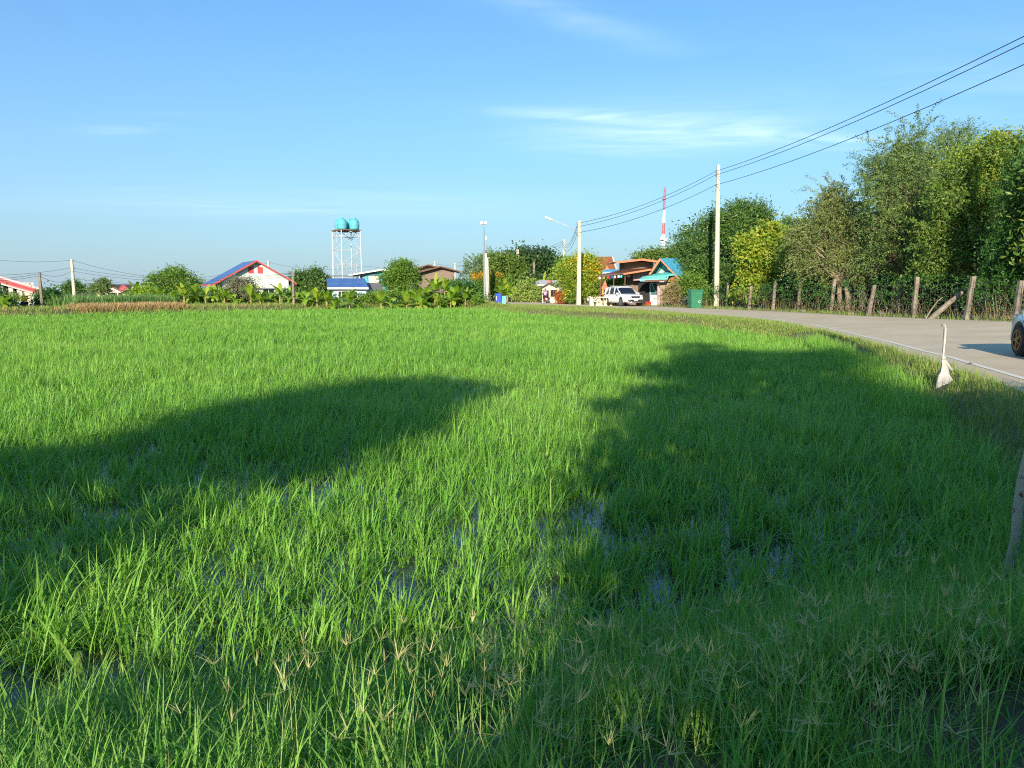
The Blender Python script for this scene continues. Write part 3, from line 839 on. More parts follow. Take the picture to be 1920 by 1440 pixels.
# undergrowth: a tangle that reads as one mass behind the fence
rng = np.random.default_rng(120)
ug = []
for px, cy, rx, ry, d in [(1340, 555, 30, 20, 72), (1380, 560, 26, 18, 66), (1440, 555, 36, 22, 58), (1490, 545, 30, 30, 55), (1530, 560, 28, 24, 51), (1580, 560, 34, 26, 48), (1640, 560, 34, 28, 45), (1690, 555, 34, 30, 44), (1740, 555, 34, 34, 41), (1790, 560, 34, 32, 39), (1840, 565, 34, 34, 37), (1890, 560, 40, 40, 36), (1950, 560, 50, 50, 35)]:
    ug += px_blobs([(px, cy, rx, ry)], d)
V = [crown_shoots(ug, 620, 16, .8, .13, .06, rng, .5, .5)]
o = blade_obj('undergrowth', V, L['deep']); tag(o, 'dark tangle of undergrowth behind the wire fence', 'undergrowth', None, 'stuff')
bk = []
for px, cy, rx, ry, d in [(1400, 560, 60, 26, 84), (1500, 555, 60, 30, 72), (1580, 555, 60, 34, 64), (1660, 550, 60, 40, 60), (1740, 550, 60, 44, 57), (1820, 550, 60, 48, 53), (1900, 550, 60, 50, 49), (1980, 550, 70, 50, 47), (1330, 500, 60, 70, 92), (1480, 500, 70, 60, 76), (1600, 480, 80, 90, 66), (1720, 450, 80, 120, 62), (1840, 440, 90, 130, 56), (1960, 440, 90, 130, 52)]:
    bk += px_blobs([(px, cy, rx, ry)], d)
o = blade_obj('woodland', [crown_clumps(bk, 2300, 30, .9, .45, .2, rng)], L['rain']); tag(o, 'dark mass of trees deep behind the front trees at the right', 'woodland', None, 'stuff')
# bare twigs
mb = MB()
for i in range(170):
    px = rng.uniform(1345, 1915); d = np.interp(px, [1345, 1900], [66, 34]) + rng.uniform(0, 2)
    b = base(px, d); h = rng.uniform(.5, 1.8)
    e = b + Vector((rng.normal() * .6, rng.normal() * .3, h))
    limb(mb, b, e, .018, .006, rng, 4, .3)
tag(mb.build('bare_twigs', M['barkpale']), 'bare pale twigs and stems standing in the undergrowth', 'twigs', None, 'stuff')

# ------------------------------------------------------------------ wire fence
fence = thing('wire_fence', 'wire net fence on stout weathered concrete posts beside the road', 'fence', onz(1628, 590, .15))
POSTS = [(1362, 575, 527), (1404, 580, 533), (1449, 582, 525), (1496, 582, 522), (1557, 586, 520), (1627, 591, 530), (1712, 594, 515), (1811, 599, 513), (1903, 604, 520), (2010, 612, 520)]
pb = []
for i, (px, yb, yt) in enumerate(POSTS):
    zb = float(np.interp(px, [1350, 1625, 1920], [.06, .17, .33]))
    b = onz(px, yb, zb); b.z = min(b.z, gz(b.x, b.y) + .05)
    s = b.y / FPX; h = (yb - yt) * s
    lean = rng.normal() * .03 + .07
    mb = MB(); wdt = .105
    rings = []
    for k in range(7):
        t = k / 6; c = b + Vector((lean * h * t, rng.normal() * .012, h * t - .15)); a = wdt * (1 - .12 * t) * (1 + rng.normal() * .03)
        rings.append([c + Vector((sx_ * a, sy_ * a, 0)) for sx_, sy_ in ((-1, -.8), (-.8, -1), (.8, -1), (1, -.8), (1, .8), (.8, 1), (-.8, 1), (-1, .8))])
    mb.loft(rings); mb.build('post', M['postcon'], fence)
    pb.append((b, h, lean))
mb = MB()
for i in range(len(pb) - 1):
    (a, ha, la), (b, hb, lb) = pb[i], pb[i + 1]
    h = min(ha, hb, 1.8)
    for k in range(7):
        z = .12 + k * (h - .25) / 6
        m = a.lerp(b, .5) + Vector((0, -.02, z - .03 + rng.normal() * .02))
        mb.tube([a + Vector((la * z, -.13, z)), m + Vector((0, -.1, 0)), b + Vector((lb * z, -.13, z))], .008, 4, False)
    nv = int((b - a).length / .45)
    for k in range(1, nv):
        t = k / nv; p = a.lerp(b, t) + Vector((0, -.12, 0))
        mb.tube([p + Vector((0, 0, .12)), p + Vector((rng.normal() * .02, 0, h - .13))], .003, 4, False)
mb.build('wire_net', M['thinwire'], fence)
# leaning log
a, b = onz(1742, 590, .2), at(1800, 552, onz(1800, 598, .25).y + .4)
a.y = b.y - .2; a.x = at(1742, 590, a.y).x; a.z = gz(a.x, a.y) - .02
root = thing('wooden_log', 'split grey log leaning diagonally against the wire fence', 'log', a)
mb = MB(); e_ = b + Vector((.1, 0, .12)); mb.tube([a.lerp(e_, k / 5) + Vector(rng.normal(size=3)) * .012 for k in range(6)], [.13, .125, .12, .115, .11, .09], 7); mb.build('timber', M['postcon'], root)
mb = MB(); limb(mb, a + Vector((-.2, -.1, .1)), a + Vector((.75, .3, 1.1)), .035, .02, rng, 4, .1); mb.build('branch', M['barkpale'], root)
# roadside stones along the fence
for i, (px, py, w_, lab) in enumerate([(1825, 601, 36, 'flat dark slab lying by the fence post nearest the car'), (1765, 597, 20, 'small grey stone at the foot of the leaning log'), (1660, 591, 14, 'low stone by the fence below the feathery trees'), (1510, 583, 12, 'dark lump of stone at the fence below the rounded thorny tree'), (1600, 588, 12, 'little stone on the road edge between two posts')]):
    b = onz(px, py, .2); s = b.y / FPX
    mb = MB(); rw = w_ * s / 2
    rr = np.random.default_rng(130 + i)
    prof = [(rw * .8, -.1), (rw, 0), (rw * .95, .1), (rw * .6, .17), (rw * .1, .19)]
    mb.lathe(prof, (b.x, b.y + .35, gz(b.x, b.y + .35)), 9)
    mb.v = [v + Vector(rr.normal(size=3) * .03 * (1, 1, .6)) for v in mb.v]
    tag(mb.build('roadside_stone', M['rock']), lab, 'stone', 'stones along the fence')

# ------------------------------------------------------------------ power poles and cables
def conc_pole(name, label, basep, top, r0, r1, group, arm=None, insul=None, m='concrete'):
    root = thing(name, label, 'pole', basep, 0, group)
    mb = MB(); b = Vector(basep); t = Vector(top)
    rings = []
    for k in range(2):
        c = (b - Vector((0, 0, .3))) if k == 0 else t; r = r0 if k == 0 else r1
        rings.append([c + Vector((x_ * r, y_ * r * .8, 0)) for x_, y_ in ((-1, -.7), (-.7, -1), (.7, -1), (1, -.7), (1, .7), (.7, 1), (-.7, 1), (-1, .7))])
    mb.loft(rings); mb.build('shaft', M[m], root)
    if insul:
        for (f, dx) in insul:
            c = b.lerp(t, f) + Vector((dx, -.02, 0))
            k = MB(); k.lathe([(.05, -.1), (.11, -.06), (.07, 0), (.11, .06), (.05, .1)], c, 10)
            k.tube([c - Vector((dx, 0, 0)), c], .03, 6)
            k.build('insulator', M['metalgrey'], root)
    if arm:
        f, pts, head = arm
        k = MB(); k.tube(pts, .045, 6); ao = k.build('lamp_arm', M['galv'], root)
        k = MB(); e = Vector(pts[-1]); dr = (e - Vector(pts[-2])).normalized()
        k.tube([e - dr * .05, e + dr * .25, e + dr * .75, e + dr * .9], [.06, .12, .11, .03], 8); k.build('lamp_head', M['lampglass'], root)
    return root

P1b = onz(1343, 573.5, .06); P1b.z = gz(P1b.x, P1b.y); P1t = at(1347, 309, P1b.y)
P2b = onz(1085, 571.5, .02); P2t = at(1087, 414, P2b.y)
P0b = Vector((22.6, 28.5, gz(22.6, 28.5))); P0t = P0b + Vector((.1, 0, 12.9))
P3 = base(1056, 125); P3t = at(1058, 449, 125)
conc_pole('power_pole', 'tallest pale concrete power pole standing beside the fence and green bin', P1b, P1t, .24, .15, 'concrete power poles', insul=[(.955, -.25), (.93, -.25), (.86, -.2)])
arm2 = [at(1085, 443, P2b.y - .1), at(1078, 433, P2b.y - 1), at(1064, 424, P2b.y - 1.6), at(1036, 412.5, P2b.y - 2.2)]
conc_pole('power_pole', 'pale concrete power pole with long street lamp arm before the yellow flowering tree', P2b, P2t, .24, .15, 'concrete power poles', arm=(0, arm2, 0), insul=[(.97, -.22), (.93, -.22), (.86, -.2)])
conc_pole('power_pole', 'concrete power pole just outside the frame holding the cables over the fence', P0b, P0t, .24, .15, 'concrete power poles', insul=[(.95, -.25), (.93, -.25), (.86, -.2)])
conc_pole('power_pole', 'thin white far pole rising behind the dark rain tree edge', P3, P3t, .24, .16, 'concrete power poles', insul=[(.97, -.2), (.93, -.2)])
P4 = base(972, 110); P4t = at(970.5, 468, 110)
conc_pole('power_pole', 'white pole with slanting lamp arm in front of the dark trees left of the shop', P4, P4t, .24, .17, 'concrete power poles',
          arm=(0, [at(969, 489, 109.8), at(968, 484, 109.5), at(950, 476, 109)], 0), insul=[(.97, -.2)])
P5 = base(913.5, 96); P5t = at(911, 475, 96)
r5 = conc_pole('power_pole', 'twin weathered concrete pole beside the orange flowering bush', P5, P5t, .17, .12, 'concrete power poles', insul=[(.96, -.16)])
mb = MB(); mb.tube([P5 + Vector((.32, .1, -.3)), at(914, 483, 96.1)], [.15, .11], 6); mb.build('brace_post', M['concrete'], r5)
P6 = base(918.5, 118); conc_pole('power_pole', 'slim pale pole just behind the twin weathered pole', P6, at(917.5, 479, 118), .18, .13, 'concrete power poles')
P7 = base(1002, 118); conc_pole('power_pole', 'brownish pole behind the pale zinc roof of the shop', P7, at(1001, 490, 118), .2, .15, 'concrete power poles', m='postcon')
Q1 = base(139, 92); Q1t = at(134, 486, 92)
conc_pole('power_pole', 'slightly tilted white pole above the reeds at left', Q1, Q1t, .20, .13, 'poles at the left of the village', insul=[(.97, .2), (.8, .2)])
Q2 = base(77.5, 66); Q2t = at(73.5, 511, 66)
conc_pole('power_pole', 'short dark topped pole in front of the red trimmed house', Q2, Q2t, .12, .09, 'poles at the left of the village', m='postcon', insul=[(.97, -.1), (.91, -.1), (.85, -.1)])
Q3 = base(550, 80); Q3t = at(548.5, 509, 80)
conc_pole('power_pole', 'short pole at the right eave of the white gabled house', Q3, Q3t, .14, .10, 'poles at the left of the village', m='postcon', insul=[(.97, .15), (.9, .15)])
Q4 = base(503, 125); Q4t = at(503, 489, 125)
conc_pole('power_pole', 'white pole showing above the right roof slope of the white gabled house', Q4, Q4t, .18, .14, 'poles at the left of the village', insul=[(.97, .2)])
Q5 = base(815, 125); conc_pole('power_pole', 'thin pole top behind the twin brown gabled roofs', Q5, at(815, 490, 125), .15, .12, 'poles at the left of the village')
Q6 = base(853, 130); conc_pole('power_pole', 'thin pole top right of the twin brown gabled roofs', Q6, at(853, 493, 130), .15, .12, 'poles at the left of the village')

def cable(label, pts, sag, r, group):
    mb = MB(); P = []
    for i in range(len(pts) - 1):
        a, b = Vector(pts[i]), Vector(pts[i + 1]); n = 14
        for k in range(n + (i == len(pts) - 2)):
            t = k / n; p = a.lerp(b, t); p.z -= sag[i] * 4 * t * (1 - t); P.append(p)
    mb.tube(P, r, 5, False)
    return tag(mb.build('power_cable', M['wire']), label, 'cable', group)
def on_pole(b, t, f, dx): return Vector(b).lerp(Vector(t), f) + Vector((dx, -.02, 0))
G = 'cables along the road'
# targets where each cable leaves the frame at the right
def pole0_at(px, py, sag):
    # height on pole 0 so that the cable passes the given ray
    r = ray(px, py); P1 = sag[0]
    a = P1; x0, y0 = P0b.x - .25, P0b.y
    # find s along a->pole0 where plan position meets the ray
    dx, dy = x0 - a.x, y0 - a.y
    k = r.x / r.y
    s = (k * a.y - a.x) / (dx - k * dy)
    yy = a.y + s * dy; z = EYE + r.z / r.y * yy
    zz_ = (z + sag[1] * 4 * s * (1 - s) - a.z * (1 - s)) / s
    return Vector((x0, y0, zz_))
for lab, f1, f2, yy, f3 in [('topmost black cable strung over the fence to the tall pole', .955, .97, 68, .97), ('second black cable just under the topmost one', .93, .93, 81, .93), ('lowest black cable crossing in front of the feathery tree top', .86, .86, 121, .89)]:
    p1 = on_pole(P1b, P1t, f1, -.25); sg = .55
    p0 = pole0_at(1920, yy, (p1, sg))
    cable(lab, [p0, p1, on_pole(P2b, P2t, f2, -.22), on_pole(P3, P3t, f3, -.2), on_pole(P4, P4t, .97, -.2)], [sg, .6, 1.3, .5], .021, G)
GL = 'thin cables over the village'
z_ = lambda px, py, d: at(px, py, d)
for i, (lab, pts, sag) in enumerate([
    ('thin highest cable from the tilted white pole to the far white pole', [z_(-60, 480, 92), z_(134, 488, 92), z_(503, 492, 125), z_(690, 499, 125), z_(815, 494, 125), z_(853, 496, 130), z_(912, 479, 96)], [.4, 2.3, .8, .6, .2, .6]),
    ('thin cable below the highest one across the left sky', [z_(-60, 516, 80), z_(134, 502, 92), z_(548, 511, 80), z_(720, 513, 110)], [.3, 1.0, .3]),
    ('thin cable from the short dark topped pole past the reeds', [z_(-60, 522, 66), z_(74, 513, 66), z_(134, 508, 92), z_(548, 513, 80), z_(700, 515, 105)], [.2, .4, 1.0, .3]),
    ('lowest thin cable sagging over the brown roofed house', [z_(-60, 526, 66), z_(74, 517, 66), z_(134, 522, 92), z_(548, 517, 80)], [.2, .5, .8]),
    ('thin cable slung to the twin weathered pole over the banana plants', [z_(815, 498, 125), z_(912, 485, 96)], [.6])]):
    cable(lab, pts, sag, .016, GL)

# floodlight mast
fl = thing('floodlight_mast', 'tall thin grey mast with floodlights on top beside the twin pole', 'lamp post', base(909, 93))
b = base(909, 93); t = at(907, 424, 93)
mb = MB(); mb.tube([b, b.lerp(t, .45), t], [.14, .11, .075], 8); mb.build('shaft', M['metalgrey'], fl)
c = at(907, 421, 93)
mb = MB(); mb.box(c, (.6, .1, .08)); mb.build('crossbar', M['metalgrey'], fl)
for dx in (-.2, .2):
    mb = MB(); mb.box(c + Vector((dx, -.12, .18)), (.32, .22, .36), .2 * np.sign(dx)); mb.build('floodlight', M['lampglass'], fl, .03)
mb = MB(); mb.box(at(911, 447, 92.8), (.2, .15, .42)); mb.build('control_box', M['white'], fl, .02)

# ------------------------------------------------------------------ radio mast
rm = thing('radio_mast', 'red and white lattice radio mast rising far behind the shop roofs', 'mast', base(1241, 300))
b = base(1241, 300); t = at(1246.5, 352, 300)
def mast_pt(f): return b.lerp(t, f)
bands = [(0, .30, 'mastwhite'), (.30, .42, 'mastred'), (.42, .565, 'mastwhite'), (.565, .67, 'mastred'), (.67, .79, 'mastwhite'), (.79, 1.0, 'mastred')]
for f0, f1, mm in bands:
    mb = MB(); n = max(2, int((f1 - f0) * 22)); hw0 = .52 - .26 * f0; hw1 = .52 - .26 * f1
    for sx_, sy_ in ((-1, -1), (1, -1), (1, 1), (-1, 1)):
        mb.tube([mast_pt(f0) + Vector((sx_ * hw0, sy_ * hw0, 0)), mast_pt(f1) + Vector((sx_ * hw1, sy_ * hw1, 0))], .075, 5)
    cs = [(-1, -1), (1, -1), (1, 1), (-1, 1)]
    for k in range(n):
        u, v = f0 + (f1 - f0) * k / n, f0 + (f1 - f0) * (k + 1) / n; h0 = .52 - .26 * u; h1 = .52 - .26 * v
        for q in range(4):
            a_, c_ = cs[q], cs[(q + 1) % 4]
            p = mast_pt(u) + Vector((a_[0] * h0, a_[1] * h0, 0)); r_ = mast_pt(v) + Vector((c_[0] * h1, c_[1] * h1, 0))
            mb.tube([p, r_], .05, 4); mb.tube([mast_pt(v) + Vector((a_[0] * h1, a_[1] * h1, 0)), r_], .05, 4)
    o = mb.build('lattice_section', M[mm], rm)
for f, dx, h in [(.505, -.95, 2.0), (.50, .2, 2.2), (.505, .9, 1.0), (.25, -.6, 1.0)]:
    mb = MB(); mb.box(mast_pt(f + .01) + Vector((dx, -.8, 0)), (.45, .25, h)); mb.build('antenna_panel', M['mastwhite'], rm, .03)
mb = MB(); mb.box(mast_pt(.895), (1.4, 1.4, .3)); mb.build('platform', M['mastred'], rm)

# ------------------------------------------------------------------ water tower and tanks
D = 105.0; s = D / FPX
wt = thing('water_tower', 'spindly white steel tower carrying the aqua water tanks', 'water tower', base(652, D))
wb = base(652, D); zd = at(652, 433, D).z
ctr = Vector((wb.x, D, 0)); ang = R(38); hw = 1.42
cr = [Vector((math.cos(ang + k * math.pi / 2 + math.pi / 4), math.sin(ang + k * math.pi / 2 + math.pi / 4), 0)) * hw * 1.38 for k in range(4)]
legs_xy = [ctr + c_ for c_ in cr]
def lp(k, z): return Vector((legs_xy[k % 4].x + .0 * z, legs_xy[k % 4].y, z)) + (ctr - legs_xy[k % 4]) * (-.03 * (1 - (z - wb.z) / (zd - wb.z)))
for k in range(4):
    mb = MB(); mb.tube([lp(k, wb.z - .2), lp(k, zd)], .07, 6); mb.build('leg', M['galv'], wt)
mids = [ctr + (legs_xy[k] + legs_xy[(k + 1) % 4] - ctr * 2) / 2 for k in range(4)]
lv = [wb.z + (zd - wb.z) * f for f in (.14, .34, .53, .73, .92)]
mb = MB()
for z in lv:
    for k in range(4): mb.tube([lp(k, z), lp(k + 1, z)], .04, 5)
zs = [wb.z] + lv
for i in range(5):
    for k in range(4):
        a_, b_ = (lp(k, zs[i]), lp(k + 1, zs[i + 1])) if (i + k) % 2 else (lp(k + 1, zs[i]), lp(k, zs[i + 1]))
        mb.tube([a_, b_], .032, 5)
        m_ = (lp(k, zs[i + 1]) + lp(k + 1, zs[i + 1])) / 2
        if i > 1: mb.tube([a_.lerp(b_, .5), m_], .028, 5)
mb.build('bracing', M['galv'], wt); mb = MB()
for k in range(4):
    m_ = Vector((mids[k].x, mids[k].y, zd - .1))
    mb.tube([lp(k, zd - 1.0), m_], .045, 5); mb.tube([lp(k + 1, zd - 1.0), m_], .045, 5)
mb.build('knee_braces', M['galv'], wt)
mb = MB(); mb.slab([Vector((p.x, p.y, zd)) + (p - ctr) * .06 for p in legs_xy], (0, 0, .12)); mb.build('deck', M['rust'], wt)
mb = MB()
for k in range(9):
    t_ = k / 8; mb.tube([(legs_xy[0].lerp(legs_xy[1], t_)).to_2d().to_3d() + Vector((0, 0, zd - .08)), (legs_xy[3].lerp(legs_xy[2], t_)).to_2d().to_3d() + Vector((0, 0, zd - .08))], .05, 4)
mb.build('joists', M['rust'], wt)
mb = MB(); mb.tube([legs_xy[1] + Vector((.1, -.1, zd)), legs_xy[1] + Vector((.1, -.1, wb.z))], .03, 5); mb.build('pipe', M['galv'], wt)
TS = .93
prof = [(.58, 0), (.66, .04), (.70, .35), (.715, .62), (.74, .66), (.74, .74), (.71, .78), (.68, 1.1), (.60, 1.32), (.42, 1.47), (.22, 1.52), (.21, 1.58), (.0, 1.6)]
ct = [(-.55, -.55), (.62, -.62), (-.62, .62), (.62, .62)]
ca_, sa_ = math.cos(ang), math.sin(ang)
for (px, dd, lab) in [(641.5, -.9, 'aqua water tank nearest on the tower deck, second from left'), (637, .75, 'aqua water tank at the left end of the tower deck, partly hidden'), (664.5, -.5, 'aqua water tank at the right end of the tower deck'), (654.5, 1.3, 'aqua water tank at the back of the tower deck, glimpsed through the gap')]:
    p = at(px, 433, D + dd); p.z = zd + .12
    mb = MB(); mb.lathe([(r_ * TS, h_ * TS) for r_, h_ in prof], p, 24)
    root = mb.build('water_tank', M['tank'], None, smooth=True); 
    off = p.copy(); root.data.transform(Matrix.Translation(-off)); root.location = off
    tag(root, lab, 'water tank', 'tanks on the tower')
    mb = MB(); mb.lathe([(.24, 0), (.24, .07), (.2, .1)], p + Vector((0, 0, 1.58 * TS)), 14); mb.build('lid', M['tank'], root)

# ------------------------------------------------------------------ houses (world coordinates, real depth)
def gable_house(name, label, apex, wl, wr, eaveL, eaveR, zap, zeL, zeR, length, rz, mats, over=.5, zg=None, trim=.22, cat='house'):
    """gable end faces local -y; apex at local x=0; wl/wr wall half widths; eaveL/eaveR roof edge x"""
    root = thing(name, label, cat, (apex.x, apex.y, 0), rz)
    zg = gz(apex.x, apex.y) - .1 if zg is None else zg
    def roofz(x): return zap + (zeL - zap) * (x / eaveL) if x < 0 else zap + (zeR - zap) * (x / eaveR)
    mb = MB(); th = .12
    prof = [(-wl, zg), (wr, zg), (wr, roofz(wr) - th), (0, zap - th), (-wl, roofz(-wl) - th)]
    mb.slab([(x, over, z) for x, z in prof], (0, length, 0)); mb.build('wall', mats['wall'], root, local=True)
    mb = MB()
    mb.slab([(eaveL, 0, zeL), (0, 0, zap), (0, 0, zap - th), (eaveL, 0, zeL - th)], (0, length + 2 * over, 0))
    mb.slab([(0.003, 0, zap), (eaveR, 0, zeR), (eaveR, 0, zeR - th), (0.003, 0, zap - th)], (0, length + 2 * over, 0))
    mb.build('roof', mats['roof'], root, local=True)
    mb = MB()
    mb.slab([(eaveL - .03, -.06, zeL + .02), (0, -.06, zap + .03), (0, -.06, zap - trim), (eaveL - .03, -.06, zeL - trim)], (0, .055, 0))
    mb.slab([(0.002, -.06, zap + .03), (eaveR + .03, -.06, zeR + .02), (eaveR + .03, -.06, zeR - trim), (0.002, -.06, zap - trim)], (0, .055, 0))
    mb.slab([(eaveL - .06, 0, zeL + .02), (eaveL - .06, 0, zeL - trim), (eaveL - .06, length + 2 * over, zeL - trim), (eaveL - .06, length + 2 * over, zeL + .02)], (.055, 0, 0))
    mb.slab([(eaveR + .005, 0, zeR + .02), (eaveR + .005, 0, zeR - trim), (eaveR + .005, length + 2 * over, zeR - trim), (eaveR + .005, length + 2 * over, zeR + .02)], (.055, 0, 0))
    mb.build('fascia', mats['trim'], root, local=True)
    return root

def local_box(root, name, m, c, s_, bevel=0):
    mb = MB(); mb.box(c, s_); return mb.build(name, m, root, bevel, local=True)

def window(root, c, w_, h_, frame, pane, depth=.08, bars=1):
    x, y, z = c
    mb = MB(); f = .07
    mb.box((x - w_ / 2, y, z), (f, depth, h_ + f)); mb.box((x + w_ / 2, y, z), (f, depth, h_ + f))
    mb.box((x, y, z + h_ / 2), (w_ - f, depth, f)); mb.box((x, y, z - h_ / 2), (w_ - f, depth, f))
    for k in range(bars):
        mb.box((x - w_ / 2 + w_ * (k + 1) / (bars + 1), y, z), (f * .7, depth * .8, h_ - f))
    o = mb.build('window', frame, root, local=True)
    mb = MB(); mb.box((x, y + depth * .2, z), (w_ - .02, .02, h_ - .02)); mb.build('pane', pane, o, local=True)
    return o

# white gabled house
ap = at(481, 488, 90)
h3 = gable_house('gabled_house', 'white house with blue roof and red bargeboards facing the paddy', ap, 3.75, 3.75, -4.9, 4.5, ap.z, at(394, 533, 88).z, at(549, 531, 92).z, 6.6, R(30),
                 {'wall': M['mintwall'], 'roof': M['blueroof'], 'trim': M['redtrim']}, over=.75, trim=.18)
for x_ in (-.52, .52):
    mb = MB(); zt = ap.z - .75 - .0
    mb.slab([(x_ - .3, .72, zt - 1.05 + .3), (x_ + .3, .72, zt - 1.05 + .3), (x_ + .3, .72, zt + (.0 if x_ > 0 else .15) - .05), (x_ - .3, .72, zt + (.15 if x_ > 0 else 0) - .05)], (0, .06, 0))
    mb.build('louvre_vent', M['redtrim'], h3, local=True)
window(h3, (1.4, .73, 1.15), 1.3, 1.0, M['white'], M['glass']); window(h3, (3.0, .73, 1.15), 1.0, 1.0, M['white'], M['glass'])
window(h3, (-2.4, .73, 1.0), 1.2, .9, M['white'], M['glass'])
local_box(h3, 'porch_beam', M['cream'], (1.5, .2, 1.85), (3.4, .12, .18))

# left house with pink and red trim, running out of the frame: its ridge recedes along the line of sight
RZ1 = R(38); A1 = Vector((at(-120, 542, 72).x, 72, 0)); C1, S1 = math.cos(RZ1), math.sin(RZ1)
def h1x(px, back=0.0):
    """distance along the gable (local x) of the point seen at column px on the plane `back` behind the gable"""
    k = (px - 960) / FPX; ax, ay = A1.x - S1 * back, A1.y + C1 * back
    return (k * ay - ax) / (C1 - k * S1)
def h1z(px, py, back=0.0):
    t = h1x(px, back); return at(px, py, A1.y + C1 * back + S1 * t).z
xe = h1x(86); ze = h1z(86, 541); zr1 = h1z(0, 515); zap1 = ze + (zr1 - ze) * xe / (xe - h1x(0))
apx = Vector((A1.x, A1.y, zap1))
h1 = gable_house('long_house', 'low white house with pink and red roof edge and a columned porch', apx, 8, h1x(76), -9, xe, zap1, zap1 - 2.2, ze, 8, RZ1,
                 {'wall': M['greenwall'], 'roof': M['darkroof'], 'trim': M['pinktrim']}, over=1.6, trim=.36)
def strip_on_rake(name, m, o0, o1, yb, th):
    mb = MB(); mb.slab([(0, yb, zap1 + o0), (xe + .02, yb, ze + o0), (xe + .02, yb, ze + o1), (0, yb, zap1 + o1)], (0, th, 0)); return mb.build(name, m, h1, local=True)
strip_on_rake('gutter', M['white'], -.02, -.2, -.12, .05); strip_on_rake('under_fascia', M['redtrim'], -.36, -.5, .02, .06); strip_on_rake('soffit_board', M['cream'], -.66, -.8, .06, .06); strip_on_rake('lower_fascia', M['pinktrim'], -.5, -.66, .04, .06)
for pxl, wd_ in [(28, .34), (44, .42), (53, .14), (59.5, .5), (66, .34)]:
    x_ = h1x(pxl, .5); local_box(h1, 'column', M['cream'] if pxl == 59.5 else M['white'], (x_, .9 if pxl < 59 else .5, 1.0), (wd_, .34, 2.6))
for pa, pb_ in [(14, 25), (31, 41), (47, 56), (62, 64)]:
    xa, xb = h1x(pa, 1.6), h1x(pb_, 1.6)
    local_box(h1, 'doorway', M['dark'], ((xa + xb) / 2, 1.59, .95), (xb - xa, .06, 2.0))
mb = MB(); xs = h1x(86); mb.slab([(xs - .4, 1.2, ze - .2), (xs + 2.2, 2.4, ze - .55), (xs + 2.2, 7, ze - .55), (xs - .4, 7, ze - .2)], (0, 0, -.1)); mb.build('side_roof', M['darkroof'], h1, local=True)
mb = MB(); mb.slab([(xs + .2, 2.2, ze - .7), (xs + 2.2, 2.36, ze - .62), (xs + 2.2, 2.36, ze - .95), (xs + .2, 2.2, ze - .95)], (0, .05, 0)); mb.build('eave_board', M['darkroof'], h1, local=True)
for dx in (.5, 1.9):
    local_box(h1, 'porch_post', M['white'], (xs + dx, 3.0, .6), (.15, .15, 2.0))
# yellow topped barrel stand beside it
pt = thing('yellow_bin', 'small yellow tub on a dark stand by the columned porch', 'tub', base(43.5, 68))
b = base(43.5, 68); mb = MB(); mb.lathe([(.22, .62), (.3, .95), (.32, 1.12), (.28, 1.13)], b, 14); mb.build('tub', L['yellowflower'], pt)
mb = MB(); mb.box(b + Vector((0, 0, .3)), (.45, .4, .62)); mb.build('stand', M['dark'], pt)

# low brown roofed house behind reeds
ap = at(205, 533, 92)
h2 = gable_house('low_house', 'low house with brown roof and cream gable board behind the reeds', ap, 2.8, 2.2, -(205 - 156) * 92 / FPX, (232 - 205) * 92 / FPX + .6, ap.z, at(156, 544, 92).z, at(236, 548, 92).z, 6, R(-18),
                 {'wall': M['cream'], 'roof': M['brownroof'], 'trim': M['browntrim']}, over=.5)
local_box(h2, 'post', M['white'], (.9, .3, .6), (.16, .16, 1.6))
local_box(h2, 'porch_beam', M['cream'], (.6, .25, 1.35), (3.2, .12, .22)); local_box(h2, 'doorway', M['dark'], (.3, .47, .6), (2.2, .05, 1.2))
dish = thing('satellite_dish', 'red satellite dish at the right end of the brown roof', 'dish', at(232, 552, 90))
c = at(233, 543, 90); mb = MB()
mb.lathe([(.02, .12), (.25, .09), (.45, .02), (.55, -.06), (.53, -.08), (.43, 0), (.24, .06), (.02, .09)], (0, 0, 0), 18, 'Y')
mb.v = [Matrix.Rotation(.35, 4, 'X') @ v + c for v in mb.v]; mb.build('reflector', M['pinktrim'], dish)
mb = MB(); mb.tube([c + Vector((0, .1, 0)), c + Vector((0, .15, -1.6))], .04, 6); mb.build('stand', M['metalgrey'], dish)
bt = thing('blue_barrel', 'blue plastic barrel beside the red satellite dish', 'barrel', base(243, 91)); b = base(243, 91)
mb = MB(); mb.lathe([(.28, .6), (.32, .9), (.31, 1.5), (.25, 1.6)], b, 14); mb.build('drum', M['bluewall'], bt); mb = MB(); mb.box(b + Vector((0, 0, .3)), (.8, .6, .6)); mb.build('plinth', M['stonewall'], bt)

